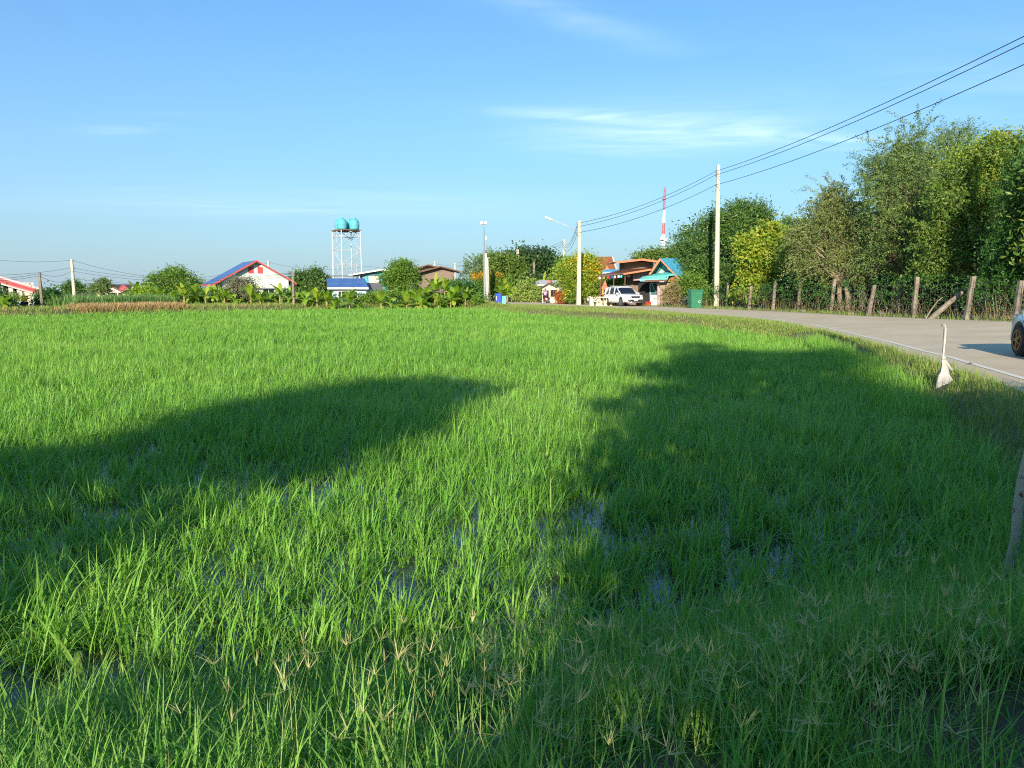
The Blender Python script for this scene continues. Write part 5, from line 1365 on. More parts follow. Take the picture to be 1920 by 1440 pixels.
BAN = [(258, 84, 1, 1.0, .3, 'upright banana plant right of the blue barrel'), (240, 86, 2, 1.0, 1.1, 'small banana plant before the blue barrel'),
 (298, 82, 0, 1.0, 2.0, 'banana plant in front of the left side of the domed green tree'), (322, 83, 2, 1.2, .5, 'low banana plant below the middle of the domed green tree'), (345, 82, 0, 1.1, 3.0, 'banana plant in front of the right side of the domed green tree'),
 (366, 84, 0, 1.05, 4.1, 'banana plant between the domed tree and the blue roof corner'), (384, 82, 1, .85, 5.0, 'banana plant just left of the low blue roof corner'),
 (402, 83, 0, 1.0, .8, 'banana plant under the left eave of the white gabled house'), (420, 81, 0, .9, 1.9, 'yellowing banana plant under the left rake of the white gable'), (436, 81, 2, 1.0, 2.7, 'low banana plant below the pink blossomed bush'),
 (470, 81, 0, 1.05, 3.6, 'banana plant standing before the middle of the white gable'), (487, 80, 2, 1.1, 4.4, 'short banana plant before the white gable wall'), (505, 82, 2, 1.1, 1.4, 'short banana plant below the gable window of the white house'), (524, 81, 1, .9, 5.4, 'tall banana plant before the right end of the white gable'),
 (540, 83, 0, .9, .1, 'banana plant below the short pole at the right eave'), (555, 81, 2, 1.2, 1.3, 'small bright banana plant right of the short pole'), (572, 80, 2, 1.2, 2.2, 'small banana plant below the dark round tree, left side'), (594, 80, 0, .95, 3.3, 'banana plant below the dark round tree, right side'), (612, 81, 2, 1.2, 4.5, 'small banana plant at the left corner of the blue roofed house'),
 (627, 80, 2, 1.0, 5.5, 'low banana plant by the pale blue wall'), (655, 79, 1, .95, .6, 'banana plant with tall upright leaf before the bright blue roof'), (672, 80, 2, .8, .9, 'low banana plant at the right end of the pale blue wall'), (714, 79, 0, 1.1, 1.5, 'banana plant with spread leaves before the grey kitchen shed'), (735, 82, 2, 1.2, 2.6, 'small banana plant under the bright green mango tree'), (762, 83, 0, 1.0, 3.9, 'banana plant at the right of the mango tree trunk'),
 (780, 82, 0, 1.2, 4.9, 'banana plant at the left edge of the tall banana clump'), (800, 84, 1, 1.05, .2, 'banana plant in the left of the tall clump below the brown gables'), (815, 85, 3, 1.0, 1.2, 'tallest banana plant in the clump below the brown gables'), (834, 86, 3, .95, 2.4, 'tall banana plant in the right of the clump below the brown gables'), (845, 83, 1, .95, 3.4, 'banana plant before the right brown gable'), (852, 84, 0, 1.2, 4.6, 'banana plant with yellow leaves right of the tall clump'), (872, 84, 0, 1.0, 5.6, 'low yellowing banana plant at the right end of the clump'), (822, 82, 0, .9, 2.9, 'short banana plant at the foot of the tall clump'), (790, 81, 2, 1.3, .7, 'small banana plant at the front left of the tall clump'),
 (940, 97, 1, 1.0, .4, 'banana plant just behind the blue bin'), (952, 98, 1, 1.15, 1.7, 'banana plant behind the sea green bin'), (966, 97, 0, 1.0, 3.1, 'banana plant right of the bins'), (977, 99, 2, 1.2, 4.0, 'low banana plant before the slanting lamp arm pole'),
 (1018, 108, 3, 1.15, .9, 'banana plant with wide leaves behind the pale zinc roof'), (1000, 110, 3, .9, 2.2, 'banana plant behind the left end of the pale zinc roof'), (3, 62, 2, .9, 1.0, 'banana plant in the dark shrub at the left edge')]
for a in BAN: banana(*a)

# ------------------------------------------------------------------ vehicles
def wheel(root, c, r, wdt, rim, side, spokes=5):
    """axis along local y; side = +1 outer face towards +y"""
    mb = MB(); w = wdt / 2
    mb.lathe([(r * .62, -w), (r * .93, -w), (r, -w * .6), (r, w * .6), (r * .93, w), (r * .66, w), (r * .64, w * .8)], c, 28, 'Y')
    t = mb.build('wheel', M['rubber'], root, smooth=False, local=True)
    k = MB(); o = c[1] + side * w * .72
    prof = [(r * .66, 0), (r * .66, side * w * .22), (r * .60, side * w * .26), (r * .57, side * w * .05)]
    k.lathe([(r * .655, -.02 * side), (r * .655, side * w * .3), (r * .58, side * w * .3), (r * .56, side * w * .02), (.01, side * w * .02)], (c[0], o, c[2]), 28, 'Y')
    k2 = MB()
    for q in range(spokes):
        for off in (-.13, .13):
            a = q * 2 * math.pi / spokes + off; 
            pA = Vector((c[0] + math.cos(a) * r * .12, o + side * w * .26, c[2] + math.sin(a) * r * .12)); pB = Vector((c[0] + math.cos(a) * r * .60, o + side * w * .20, c[2] + math.sin(a) * r * .60))
            k2.tube([pA, pB], [r * .055, r * .045], 6)
    k2.lathe([(r * .17, 0), (r * .17, side * w * .36), (r * .1, side * w * .42)], (c[0], o, c[2]), 14, 'Y')
    k2.lathe([(r * .67, side * w * .1), (r * .67, side * w * .34), (r * .59, side * w * .34), (r * .59, side * w * .1)], (c[0], o, c[2]), 28, 'Y')
    dk = k.build('brake_disc', M['blacktrim'], t, local=True)
    k2.build('rim', M[rim], t, local=True)

def car(name, label, loc, rz, paint, rim, kind, front):
    """local +x forward, origin on the ground at the middle"""
    root = thing(name, label, 'car', loc, rz)
    Lh, wd_, wb_, r = (2.38, .92, 1.38, .385) if kind == 'suv' else (2.15, .87, 1.28, .36)
    zb = .26 if kind == 'suv' else .2
    # side profile of lower body: (x, top z, half width, bottom z)
    if kind == 'suv':
        pro = [(-2.38, .98, .72, .48), (-2.30, 1.06, .86, .36), (-1.9, 1.10, .91, .30), (-1.0, 1.10, .92, .28), (0, 1.10, .92, .28), (.9, 1.12, .92, .28), (1.5, 1.11, .91, .30), (2.0, 1.04, .88, .34), (2.25, .96, .80, .40), (2.38, .82, .66, .46)]
        roof = [(-2.22, 1.12, .70), (-2.05, 1.55, .69), (-1.85, 1.70, .67), (-1.0, 1.78, .66), (0, 1.76, .66), (.35, 1.68, .66), (1.08, 1.14, .76)]
    else:
        pro = [(-2.15, .94, .68, .42), (-2.05, 1.02, .80, .32), (-1.6, 1.05, .85, .24), (-.8, 1.04, .86, .22), (0, 1.04, .87, .22), (.8, 1.06, .87, .22), (1.3, 1.05, .87, .24), (1.75, .99, .86, .27), (2.05, .88, .80, .29), (2.17, .72, .68, .32)]
        roof = [(-2.02, 1.05, .66), (-1.75, 1.38, .64), (-1.3, 1.54, .62), (-.6, 1.60, .61), (.1, 1.55, .61), (.45, 1.43, .62), (1.12, 1.05, .74)]
    rings = []
    for x_, zt, hw_, zb_ in pro:
        h = zt - zb_
        half = [(hw_ * .90, zb_), (hw_ * .97, zb_ + h * .12), (hw_, zb_ + h * .45), (hw_ * .985, zb_ + h * .72), (hw_ * .95, zb_ + h * .9), (hw_ * .84, zt), (hw_ * .4, zt + .025)]
        rings.append([Vector((x_, y_, z_)) for y_, z_ in half] + [Vector((x_, -y_, z_)) for y_, z_ in reversed(half)])
    mb = MB(); mb.loft(rings); body = mb.build('body', M[paint], root, smooth=True, sub=1, local=True)
    # greenhouse: glass loft plus painted roof and pillars
    rr = []
    for x_, zt, hw_ in roof:
        base_hw = pro[4][2] * .9; zl = pro[4][1] - .03
        rr.append((x_, zt, hw_, base_hw, zl))
    rings = []
    for x_, zt, hw_, bh, zl in rr:
        zt2 = max(zt, zl + .05); k = (zt2 - zl)
        half = [(bh, zl - .02), (bh - (bh - hw_) * .5, zl + k * .5), (hw_, zt2 - .06 if k > .2 else zt2 - .02), (hw_ * .8, zt2), (hw_ * .4, zt2 + .01)]
        rings.append([Vector((x_, y_, z_)) for y_, z_ in half] + [Vector((x_, -y_, z_)) for y_, z_ in reversed(half)])
    mb = MB(); mb.loft(rings); mb.build('windows', M['carglass'], root, smooth=True, local=True)
    mb = MB(); rp = [q for q in rr if q[1] > (1.5 if kind == 'suv' else 1.3)]
    rg = []
    for x_, zt, hw_, bh, zl in rp:
        half = [(hw_ + .02, zt - .09), (hw_ * .97, zt - .01), (hw_ * .75, zt + .025), (hw_ * .3, zt + .035)]
        rg.append([Vector((x_, y_, z_)) for y_, z_ in half] + [Vector((x_, -y_, z_)) for y_, z_ in reversed(half)])
    mb.loft(rg); mb.build('roof', M[paint], root, smooth=True, local=True)
    a_ = rr[-1]; b_ = rr[-3]; hw_ = rr[3][2]; bh = rr[3][3]
    def pillar(p, q, rad):
        k = MB(); k.tube([Vector(p), Vector(q)], rad, 6); k.build('pillar', M[paint], root, smooth=True, local=True)
    for sg in (-1, 1):
        pillar((a_[0], sg * a_[3] * .97, a_[4] + .03), (b_[0] + .1, sg * (b_[2] + .02), b_[1] - .10), .05)
        pillar((-.15, sg * bh, rr[3][4]), (-.2, sg * (hw_ + .02), rr[3][1] - .07), .05)
        pillar((-1.15, sg * bh, rr[3][4]), (-1.2, sg * (hw_ + .02), rr[3][1] - .07), .06)
        pillar((rr[0][0] + .25, sg * bh * .98, rr[0][4]), (rr[2][0] + .1, sg * (rr[2][2] + .02), rr[2][1] - .06), .13 if kind == 'suv' else .1)
    for sx_ in (1, -1):
        for sy_ in (1, -1):
            ar = MB(); hwx = .905 if kind == 'suv' else .853
            ar.lathe([(r * 1.17, -.12), (r * 1.17, .02), (r * 1.14, .025)], (sx_ * wb_, sy_ * (hwx - .015) - (.0), r + .03), 28, 'Y') if sy_ > 0 else ar.lathe([(r * 1.14, -.025), (r * 1.17, -.02), (r * 1.17, .12)], (sx_ * wb_, sy_ * (hwx - .015), r + .03), 28, 'Y')
            ar.build('wheel_arch', M['blacktrim'], root, local=True)
            lipm = MB(); n = 16; pts = [Vector((sx_ * wb_ + math.cos(a) * r * 1.2, sy_ * (hwx + .012), r + .03 + math.sin(a) * r * 1.2)) for a in np.linspace(-.15, math.pi + .15, n)]
            lipm.tube(pts, .028, 6); lipm.build('arch_lip', M[paint], root, smooth=True, local=True)
            wheel(root, (sx_ * wb_, sy_ * (hwx - .07), r), r, .24, rim, sy_)
    # lamps, grille, plate, mirrors, bumpers, handles
    xf = Lh
    for sy_ in (1, -1):
        mb = MB(); zf = .93 if kind == 'suv' else .78
        mb.tube([(xf - .28, sy_ * .78 * wd_ / .92, zf + .02), (xf - .10, sy_ * .62, zf), (xf - .01, sy_ * .42, zf - .04)], [.05, .075, .04], 8); mb.build('headlight', M['lampclear'], root, smooth=True, local=True)
        mb = MB(); mb.tube([(xf - .10, sy_ * .66, .58), (xf - .05, sy_ * .60, .54)], [.08, .08], 10); mb.build('fog_lamp', M['blacktrim'], root, local=True)
        mb = MB(); mb.box((-Lh + .08, sy_ * .66 * wd_ / .92, .92), (.12, .2, .34)); mb.build('tail_light', M['lampred'], root, .02, local=True)
        mb = MB(); mb.loft([[((.86 if kind == 'suv' else .62) + a, sy_ * (wd_ + .02 + b), (1.14 if kind == 'suv' else 1.0) + c_) for a, c_ in ((-.07, -.08), (.07, -.08), (.09, .06), (-.07, .08))] for b, a0 in ((-.05, 0), (.17, 0))]); mb.build('mirror', M[paint], root, .02, local=True)
        mb = MB()
        for xx in (-.05, -1.05): mb.box((xx, sy_ * (wd_ * .985), .93 if kind == 'suv' else .80), (.2, .03, .035))
        mb.build('door_handle', M['chrome'], root, local=True)
        mb = MB(); mb.tube([(-1.0, sy_ * wd_ * .97, .34), (1.0, sy_ * wd_ * .97, .34)], .05, 6); mb.build('side_sill', M['chrome' if kind == 'suv' else 'blacktrim'], root, local=True)
        if kind == 'suv':
            mb = MB(); mb.tube([(-1.7, sy_ * .6, 1.80), (-1.6, sy_ * .6, 1.84), (.1, sy_ * .6, 1.82), (.25, sy_ * .6, 1.76)], .022, 6); mb.build('roof_rail', M['chrome'], root, local=True)
    zg = .86 if kind == 'suv' else .60
    mb = MB(); mb.slab([(xf - .03, -.42, zg + .06), (xf - .03, .42, zg + .06), (xf + .01, .36, zg - .12), (xf + .01, -.36, zg - .12)], (.02, 0, 0)); mb.build('grille', M['blacktrim'], root, local=True)
    mb = MB()
    for k in range(3): mb.tube([(xf - .02, -.44, zg + .05 - k * .06), (xf + .035, 0, zg + .04 - k * .06), (xf - .02, .44, zg + .05 - k * .06)], .012, 5)
    mb.build('grille_bar', M['chrome'], root, local=True)
    mb = MB(); mb.slab([(xf - .10, -.62, .62), (xf - .10, .62, .62), (xf - .06, .56, .44), (xf - .06, -.56, .44)], (.10, 0, 0)); mb.build('air_intake', M['blacktrim'], root, .02, local=True)
    mb = MB()
    for sy_ in (1, -1): mb.tube([(xf - .12, sy_ * .70, .92), (xf + .01, sy_ * .48, .80), (xf + .02, sy_ * .46, .55), (xf - .06, sy_ * .62, .46)], .028, 6)
    mb.build('bumper_trim', M['chrome'], root, smooth=True, local=True)
    mb = MB(); mb.box((xf + .055, 0, .60 if kind == 'suv' else .44), (.02, .36, .17)); mb.build('number_plate', M['plate'], root, local=True)
    mb = MB(); mb.box((-Lh - .01, 0, .80), (.02, .36, .17)); mb.build('number_plate', M['plate'], root, local=True)
    mb = MB(); mb.tube([(xf - .5, -.75, .34), (xf - .12, -.6, .36), (xf - .0, 0, .37), (xf - .12, .6, .36), (xf - .5, .75, .34)], .055, 6); mb.build('bumper_skirt', M['chrome' if kind == 'suv' else paint], root, smooth=True, local=True)
    return root
b = onz(1186, 574.4, .02)
hd = (.317, -.948)
c0 = Vector((b.x, b.y, .02)) + Vector((-hd[0] * 2.0, -hd[1] * 2.0, 0))
car('suv', 'white sport utility car parked facing us before the brown shop', c0, math.atan2(hd[1], hd[0]), 'carwhite', 'alloy', 'suv', 1).scale = (1.1, 1.1, 1.06)
# passing car: front left wheel touches the road near the right edge of the view
fw = onz(1913, 671, .05); hb = R(14)
h = Vector((math.sin(hb), math.cos(hb), 0)); lft = Vector((-h.y, h.x, 0))
c1 = fw - h * 1.28 - lft * .80; c1.z = road_z(fw.x, fw.y) + .012
car('passing_car', 'silver blue car with bronze wheels entering at the right edge of the road', c1, math.atan2(h.y, h.x), 'carsilver', 'bronze', 'hatch', 1)

# ------------------------------------------------------------------ person riding a motorbike
def skin_body(name, verts, edges, radii, m, parent, root_i=0, sub=1):
    me = bpy.data.meshes.new(name); me.from_pydata(verts, edges, []); me.materials.append(m)
    o = bpy.data.objects.new(name, me); COL.objects.link(o); o.parent = parent
    sk = o.modifiers.new('skin', 'SKIN'); sk.use_smooth_shade = True
    for i, r_ in enumerate(radii): me.skin_vertices[0].data[i].radius = (r_, r_)
    me.skin_vertices[0].data[root_i].use_root = True
    s_ = o.modifiers.new('sub', 'SUBSURF'); s_.levels = sub; s_.render_levels = sub
    return o
mp = base(1022, 90); mp.z = .02
bike = thing('motorbike', 'small motorbike ridden away past the cream kiosk', 'motorbike', mp, R(90 + 8))
def bx(mb, name, m, par=bike): return mb.build(name, M[m], par, local=True)
for x_ in (-.62, .62):
    mb = MB(); mb.lathe([(.20, -.05), (.27, -.045), (.29, 0), (.27, .045), (.20, .05)], (x_, 0, .29), 20, 'Y'); wl_ = mb.build('wheel', M['rubber'], bike, local=True)
    mb = MB(); mb.lathe([(.2, -.03), (.2, .03)], (x_, 0, .29), 16, 'Y'); mb.build('rim', M['alloy'], wl_, local=True)
mb = MB(); mb.tube([(-.75, 0, .72), (-.35, 0, .74), (.0, 0, .72), (.15, 0, .62)], [.08, .14, .13, .06], 8); bx(mb, 'seat', 'blacktrim')
mb = MB(); mb.tube([(-.72, 0, .60), (-.3, 0, .5), (.1, 0, .36), (.4, 0, .46), (.52, 0, .82)], [.10, .15, .12, .12, .10], 8); bx(mb, 'body', 'redpaint')
mb = MB(); mb.tube([(.62, .08, .29), (.52, .08, .75)], .03, 6); mb.tube([(.62, -.08, .29), (.52, -.08, .75)], .03, 6); mb.tube([(.42, -.34, 1.02), (.5, -.12, .98), (.5, .12, .98), (.42, .34, 1.02)], .025, 6); bx(mb, 'handlebar', 'metalgrey')
mb = MB(); mb.tube([(-.78, 0, .66), (-.84, 0, .66)], .06, 8); bx(mb, 'tail_light', 'lampred')
mb = MB(); mb.box((-.86, 0, .5), (.02, .2, .15)); bx(mb, 'number_plate', 'plate')
mb = MB()
for sy_ in (-1, 1): mb.tube([(.5, sy_ * .3, 1.0), (.46, sy_ * .38, 1.2)], .012, 5); mb.lathe([(.06, -.01), (.06, .01)], (.46, sy_ * .38, 1.22), 10, 'X')
bx(mb, 'mirrors', 'blacktrim')
man = thing('person', 'person in a lilac shirt and dark trousers riding the small motorbike', 'person', mp + Vector((0, 0, 0)), R(90 + 8))
vs = [(-.25, 0, .86), (-.22, 0, 1.05), (-.16, 0, 1.28), (-.13, 0, 1.36), (-.08, 0, 1.50), (-.05, 0, 1.62),
      (-.15, .18, 1.30), (.05, .27, 1.10), (.36, .31, 1.05), (-.15, -.18, 1.30), (.05, -.27, 1.10), (.36, -.31, 1.05),
      (-.2, .12, .82), (.2, .17, .74), (.12, .17, .36), (.24, .18, .30), (-.2, -.12, .82), (.2, -.17, .74), (.12, -.17, .36), (.24, -.18, .30)]
ed = [(0, 1), (1, 2), (2, 3), (3, 4), (4, 5), (2, 6), (6, 7), (7, 8), (2, 9), (9, 10), (10, 11), (0, 12), (12, 13), (13, 14), (14, 15), (0, 16), (16, 17), (17, 18), (18, 19)]
ra = [.15, .14, .155, .06, .085, .08, .07, .05, .04, .07, .05, .04, .10, .075, .05, .045, .10, .075, .05, .045]
skin_body('body', vs, ed, ra, M['skin'], man)
skin_body('shirt', [(-.25, 0, .90), (-.22, 0, 1.05), (-.16, 0, 1.29), (-.15, .18, 1.30), (.02, .26, 1.12), (-.15, -.18, 1.30), (.02, -.26, 1.12)], [(0, 1), (1, 2), (2, 3), (3, 4), (2, 5), (5, 6)], [.175, .165, .175, .09, .07, .09, .07], M['lilacshirt'], man)
skin_body('trousers', [(-.25, 0, .85), (-.2, .12, .82), (.2, .17, .74), (.12, .17, .42), (-.2, -.12, .82), (.2, -.17, .74), (.12, -.17, .42)], [(0, 1), (1, 2), (2, 3), (0, 4), (4, 5), (5, 6)], [.17, .12, .09, .065, .12, .09, .065], M['trousers'], man)
skin_body('hair', [(-.11, 0, 1.52), (-.08, 0, 1.63), (-.03, 0, 1.68)], [(0, 1), (1, 2)], [.09, .105, .08], M['hair'], man)
mb = MB()
for sy_ in (-1, 1):
    for q in range(4): mb.tube([(.38, sy_ * (.28 + q * .02), 1.06), (.44, sy_ * (.28 + q * .02), 1.06), (.45, sy_ * (.28 + q * .02), 1.01)], .009, 5)
    mb.tube([(.38, sy_ * .28, 1.04), (.43, sy_ * .25, 1.0)], .009, 5)
mb.build('fingers', M['skin'], man, local=True)

# ------------------------------------------------------------------ bins
def wheelie(name, label, loc, w_, d_, h_, m, rz=0, dome=False, group='bins along the road'):
    root = thing(name, label, 'bin', loc, rz, group)
    rings = []
    for z, f in [(.06, .80), (.10, .84), (h_ * .5, .92), (h_ * .88, 1.0), (h_ * .9, 1.05), (h_ * .93, 1.05)]:
        rings.append([(sx_ * w_ / 2 * f, sy_ * d_ / 2 * f, z) for sx_, sy_ in ((-1, -.85), (-.88, -1), (.88, -1), (1, -.85), (1, .85), (.88, 1), (-.88, 1), (-1, .85))])
    mb = MB(); mb.loft(rings); mb.build('body', M[m], root, local=True)
    mb = MB(); rg = []
    for z, f in ([(.93, 1.08), (.97, 1.06), (1.05, .8), (1.1, .4)] if dome else [(.932, 1.10), (.965, 1.10), (1.0, .9)]):
        rg.append([(sx_ * w_ / 2 * f, sy_ * d_ / 2 * f, z * h_) for sx_, sy_ in ((-1, -.85), (-.88, -1), (.88, -1), (1, -.85), (1, .85), (.88, 1), (-.88, 1), (-1, .85))])
    mb.loft(rg); mb.build('lid', M[m], root, local=True)
    mb = MB(); mb.tube([(-w_ * .4, d_ * .6, h_ * .92), (w_ * .4, d_ * .6, h_ * .92)], .025, 6); mb.build('handle', M[m], root, local=True)
    for sx_ in (-1, 1):
        mb = MB(); mb.lathe([(.1, -.03), (.1, .03)], (sx_ * w_ * .42, d_ * .42, .1), 14, 'X'); mb.build('wheel', M['rubber'], root, local=True)
    return root
b = base(934, 86); bin1 = wheelie('wheelie_bin', 'blue bin with domed lid beside the sea green bin at the bend', b + Vector((0, 0, .0)), .72, .7, 1.15, 'bluebin', .1, True)
mb = MB(); mb.box((-.22, -.355, .72), (.08, .02, .45)); mb.build('label_strip', M['white'], bin1, local=True)
b = base(944.5, 86.3); wheelie('wheelie_bin', 'pale sea green bin right of the blue bin', b, .62, .6, .98, 'tealbin', -.05)
b = onz(1303, 577, .1); b.z = gz(b.x, b.y)
bin3 = wheelie('wheelie_bin', 'tall dark green bin beside the tallest concrete pole', b, 1.05, .95, 1.62, 'greenbin', .12)
mb = MB()
for k in range(3):
    a = k * 2 * math.pi / 3 + .5
    mb.tube([(.2 + math.cos(a) * .10, -.452, .62 + math.sin(a) * .10), (.2 + math.cos(a + 1.3) * .11, -.452, .62 + math.sin(a + 1.3) * .11)], [.022, .022], 6)
mb.build('recycling_mark', M['lampclear'], bin3, local=True)

# ------------------------------------------------------------------ cement table, benches, spirit house, pots
D = 76.5
def T(px, py, dd=0): return at(px, py, D + dd)
z0 = .02
tb = thing('cement_table', 'cream cement table between the bench and the white parked car', 'table', Vector((T(1131, 560).x, D, z0)))
mb = MB(); x0 = T(1118, 560).x; x1 = T(1144, 560).x; zt = T(1130, 557.5).z
mb.box(((x0 + x1) / 2, D, zt), (x1 - x0, .75, .12)); mb.build('tabletop', M['concseat'], tb, .03)
for pxl in (1123, 1139):
    c = T(pxl, 560).x; mb = MB(); mb.loft([[(c + a * f, D + b_ * f, z) for a, b_ in ((-.22, -.2), (.22, -.2), (.22, .2), (-.22, .2))] for z, f in ((z0, 1), (z0 + .25, .75), (zt - .12, .65), (zt - .06, 1))]); mb.build('leg', M['concseat'], tb, .02)
bn = thing('cement_bench', 'cream cement bench with high back left of the cement table', 'bench', Vector((T(1110, 560).x, D, z0)))
xa, xb_ = T(1105, 560).x, T(1112, 560).x
mb = MB(); mb.slab([(xa, D - .55, z0), (xb_ + .05, D - .55, z0), (xb_ - .08, D - .55, T(0, 557).z), (xa, D - .55, T(0, 557).z)], (0, 1.1, 0)); mb.build('backrest', M['concseat'], bn, .03)
mb = MB(); mb.box((xb_ + .3, D, z0 + .42), (.5, 1.1, .1)); mb.build('seat', M['concseat'], bn, .02)
mb = MB(); mb.box((xb_ + .38, D - .35, z0 + .18), (.16, .2, .37)); mb.build('leg', M['concseat'], bn); mb = MB(); mb.box((xb_ + .38, D + .35, z0 + .18), (.16, .2, .37)); mb.build('leg', M['concseat'], bn)
for i, (pxl, dd, lab) in enumerate([(1127, -.9, 'cream cement stool in front of the middle of the table'), (1135, -.85, 'cream cement stool in front of the right half of the table'), (1146, .1, 'cream cement stool at the right end of the table by the car')]):
    p = T(pxl, 560, dd); p.z = z0; mb = MB(); mb.lathe([(.17, 0), (.19, .03), (.13, .2), (.15, .4), (.2, .43), (.2, .48), (.17, .5)], p, 14)
    tag(mb.build('cement_stool', M['concseat']), lab, 'stool', 'stools at the cement table')
sp = thing('spirit_house', 'orange spirit house on a pillar behind the cement table', 'shrine', Vector((T(1133, 560, 3).x, D + 3, 0)))
c = T(1133, 560, 3); mb = MB(); mb.lathe([(.3, 0), (.3, .15), (.15, .25), (.13, .9), (.28, 1.0), (.5, 1.08), (.5, 1.16)], (c.x, c.y, 0), 12); mb.build('pillar', M['orangepaint'], sp)
mb = MB(); mb.box((c.x, c.y, 1.42), (.55, .5, .5)); mb.build('shrine_body', M['orangepaint'], sp)
mb = MB(); mb.slab([(c.x - .5, c.y - .4, 1.66), (c.x, c.y - .4, 2.2), (c.x + .5, c.y - .4, 1.66)], (0, .8, 0)); mb.slab([(c.x - .2, c.y - .5, 2.0), (c.x, c.y - .5, 2.6), (c.x + .2, c.y - .5, 2.0)], (0, .99, 0)); mb.build('roof', M['orangetrim'], sp)
mb = MB(); mb.box((c.x, c.y - .26, 1.4), (.22, .03, .34)); mb.build('niche', M['dark'], sp)
for pxl, lab in [(1213, 'red plastic pot by the shop door, next to the car bumper'), (1218, 'second red pot right against the low white wall')]:
    p = at(pxl, 572, 77); p.z = .02; mb = MB(); mb.lathe([(.13, 0), (.19, .32), (.21, .33), (.21, .38), (.17, .38)], p, 12); tag(mb.build('flower_pot', M['redpaint']), lab, 'pot', 'pots at the shop door')

# ------------------------------------------------------------------ bird scarer in the paddy, leaning pole, rocks, dead leaves
bb = SCB.copy(); d = bb.y; b0 = Vector((bb.x, bb.y, WATER_Z - .3))
sc = thing('bird_scarer', 'white hooked pipe with a white sack tied to it standing in the paddy edge', 'bird scarer', (bb.x, bb.y, WATER_Z))
A = lambda px, py: at(px, py, d)
mb = MB(); mb.tube([b0, A(1768.5, 672), A(1770.5, 640), A(1772, 617), A(1772.3, 611.5), A(1770.5, 609), A(1768, 609), A(1765.5, 610.5)], [.026, .025, .025, .026, .026, .025, .024, .02], 10); mb.build('pipe', M['pvc'], sc, smooth=True)
prof = [(668, 1769, 2.2, .5), (676, 1769.5, 3, .6), (690, 1771, 6.5, .7), (697, 1771, 7.5, .8), (703, 1770, 10.5, .85), (713, 1771, 14, .9), (724, 1772, 16.5, .95), (736, 1773, 17.5, 1), (744, 1772, 15, 1)]
rings = []; s = d / FPX; rng = np.random.default_rng(260)
for py, cx_, w_, f in prof:
    c = A(cx_, py); n = 20; ring = []
    for k in range(n):
        th = 2 * math.pi * k / n; fold = 1 + .22 * math.sin(th * 5 + py * .03) * min(1, w_ / 8) + rng.normal() * .03
        ring.append(c + Vector((math.cos(th) * w_ * s * fold, math.sin(th) * w_ * s * .55 * fold, rng.normal() * .012)))
    rings.append(ring)
mb = MB(); mb.loft(rings); mb.build('sack', M['bag'], sc, smooth=True)
mb = MB(); mb.lathe([(.035, -.03), (.042, 0), (.035, .03)], A(1769, 671), 10); mb.tube([A(1769.5, 672), A(1784, 694), A(1778, 700), A(1771, 690)], [.02, .03, .035, .02], 6); mb.build('knot', M['bag'], sc, smooth=True)

lp_b = onz(1893, 1062, -.32); lp_t = at(1926, 850, lp_b.y + .15)
tdir = (lp_t - lp_b)
lean = thing('leaning_pole', 'leaning pale trunk with rusty spots at the right edge of the bank', 'pole', lp_b)
mb = MB(); pts = [lp_b - tdir * .15] + [lp_b + tdir * k + Vector((.012 * math.sin(k * 7), 0, 0)) for k in (0, .25, .5, .75, 1.0, 1.4, 1.9, 2.4)]
mb.tube(pts, [.034, .036, .032, .033, .031, .031, .028, .026, .022], 12); mb.build('trunk', M['spotbark'], lean, smooth=True)

for i, (px, py, r_, lab, z) in enumerate([(1707, 738, .20, 'rounded grey rock half hidden in the paddy grass left of the bird scarer', WATER_Z), (1793, 712, .20, 'lump of broken concrete right behind the bird scarer sack', -.35), (1815, 706, .18, 'dark broken concrete chunk below the road edge, right of the bird scarer', -.25)]):
    p = onz(px, py, z); rr = np.random.default_rng(270 + i)
    mb = MB(); mb.lathe([(r_ * .9, -.15), (r_ * 1.15, .02), (r_, .14), (r_ * .65, .23), (r_ * .2, .27)], p, 11); mb.v = [v + Vector(rr.normal(size=3) * .022) for v in mb.v]
    tag(mb.build('rock', M['rock']), lab, 'rock', 'rocks at the paddy edge')
rr = np.random.default_rng(280)
for i, (px, py, lab, sz) in enumerate([(1650, 1358, 'curled brown dead leaf on the bank, largest one', .075), (1470, 1428, 'dark brown dead leaf at the bottom edge of the bank', .06), (1740, 1352, 'small reddish dead leaf near the bare soil patch', .04), (1706, 1275, 'brown dead leaf lodged in the grass stems', .045)]):
    p = onz(px, py, -.03); p.z = gz(p.x, p.y) + .05
    az = rr.uniform(0, 6.28); mb = MB(); vs = []; n = 8
    for k in range(n + 1):
        t = k / n; w_ = sz * .38 * math.sin(math.pi * min(t * 1.02, 1)) ** .8 + .001; zc = .03 * math.sin(t * 3.0)
        for q in (-1, 0, 1): vs.append(p + Matrix.Rotation(az, 3, 'Z') @ Vector(((t - .5) * sz * 2, q * w_, zc + abs(q) * w_ * .5)))
    mb.add(vs, [(k * 3 + q, k * 3 + q + 1, k * 3 + q + 4, k * 3 + q + 3) for k in range(n) for q in (0, 1)])
    ob = mb.build('dead_leaf', M['deadleaf']); sm = ob.modifiers.new('thick', 'SOLIDIFY'); sm.thickness = .0015
    tag(ob, lab, 'leaf', 'dead leaves on the bank')

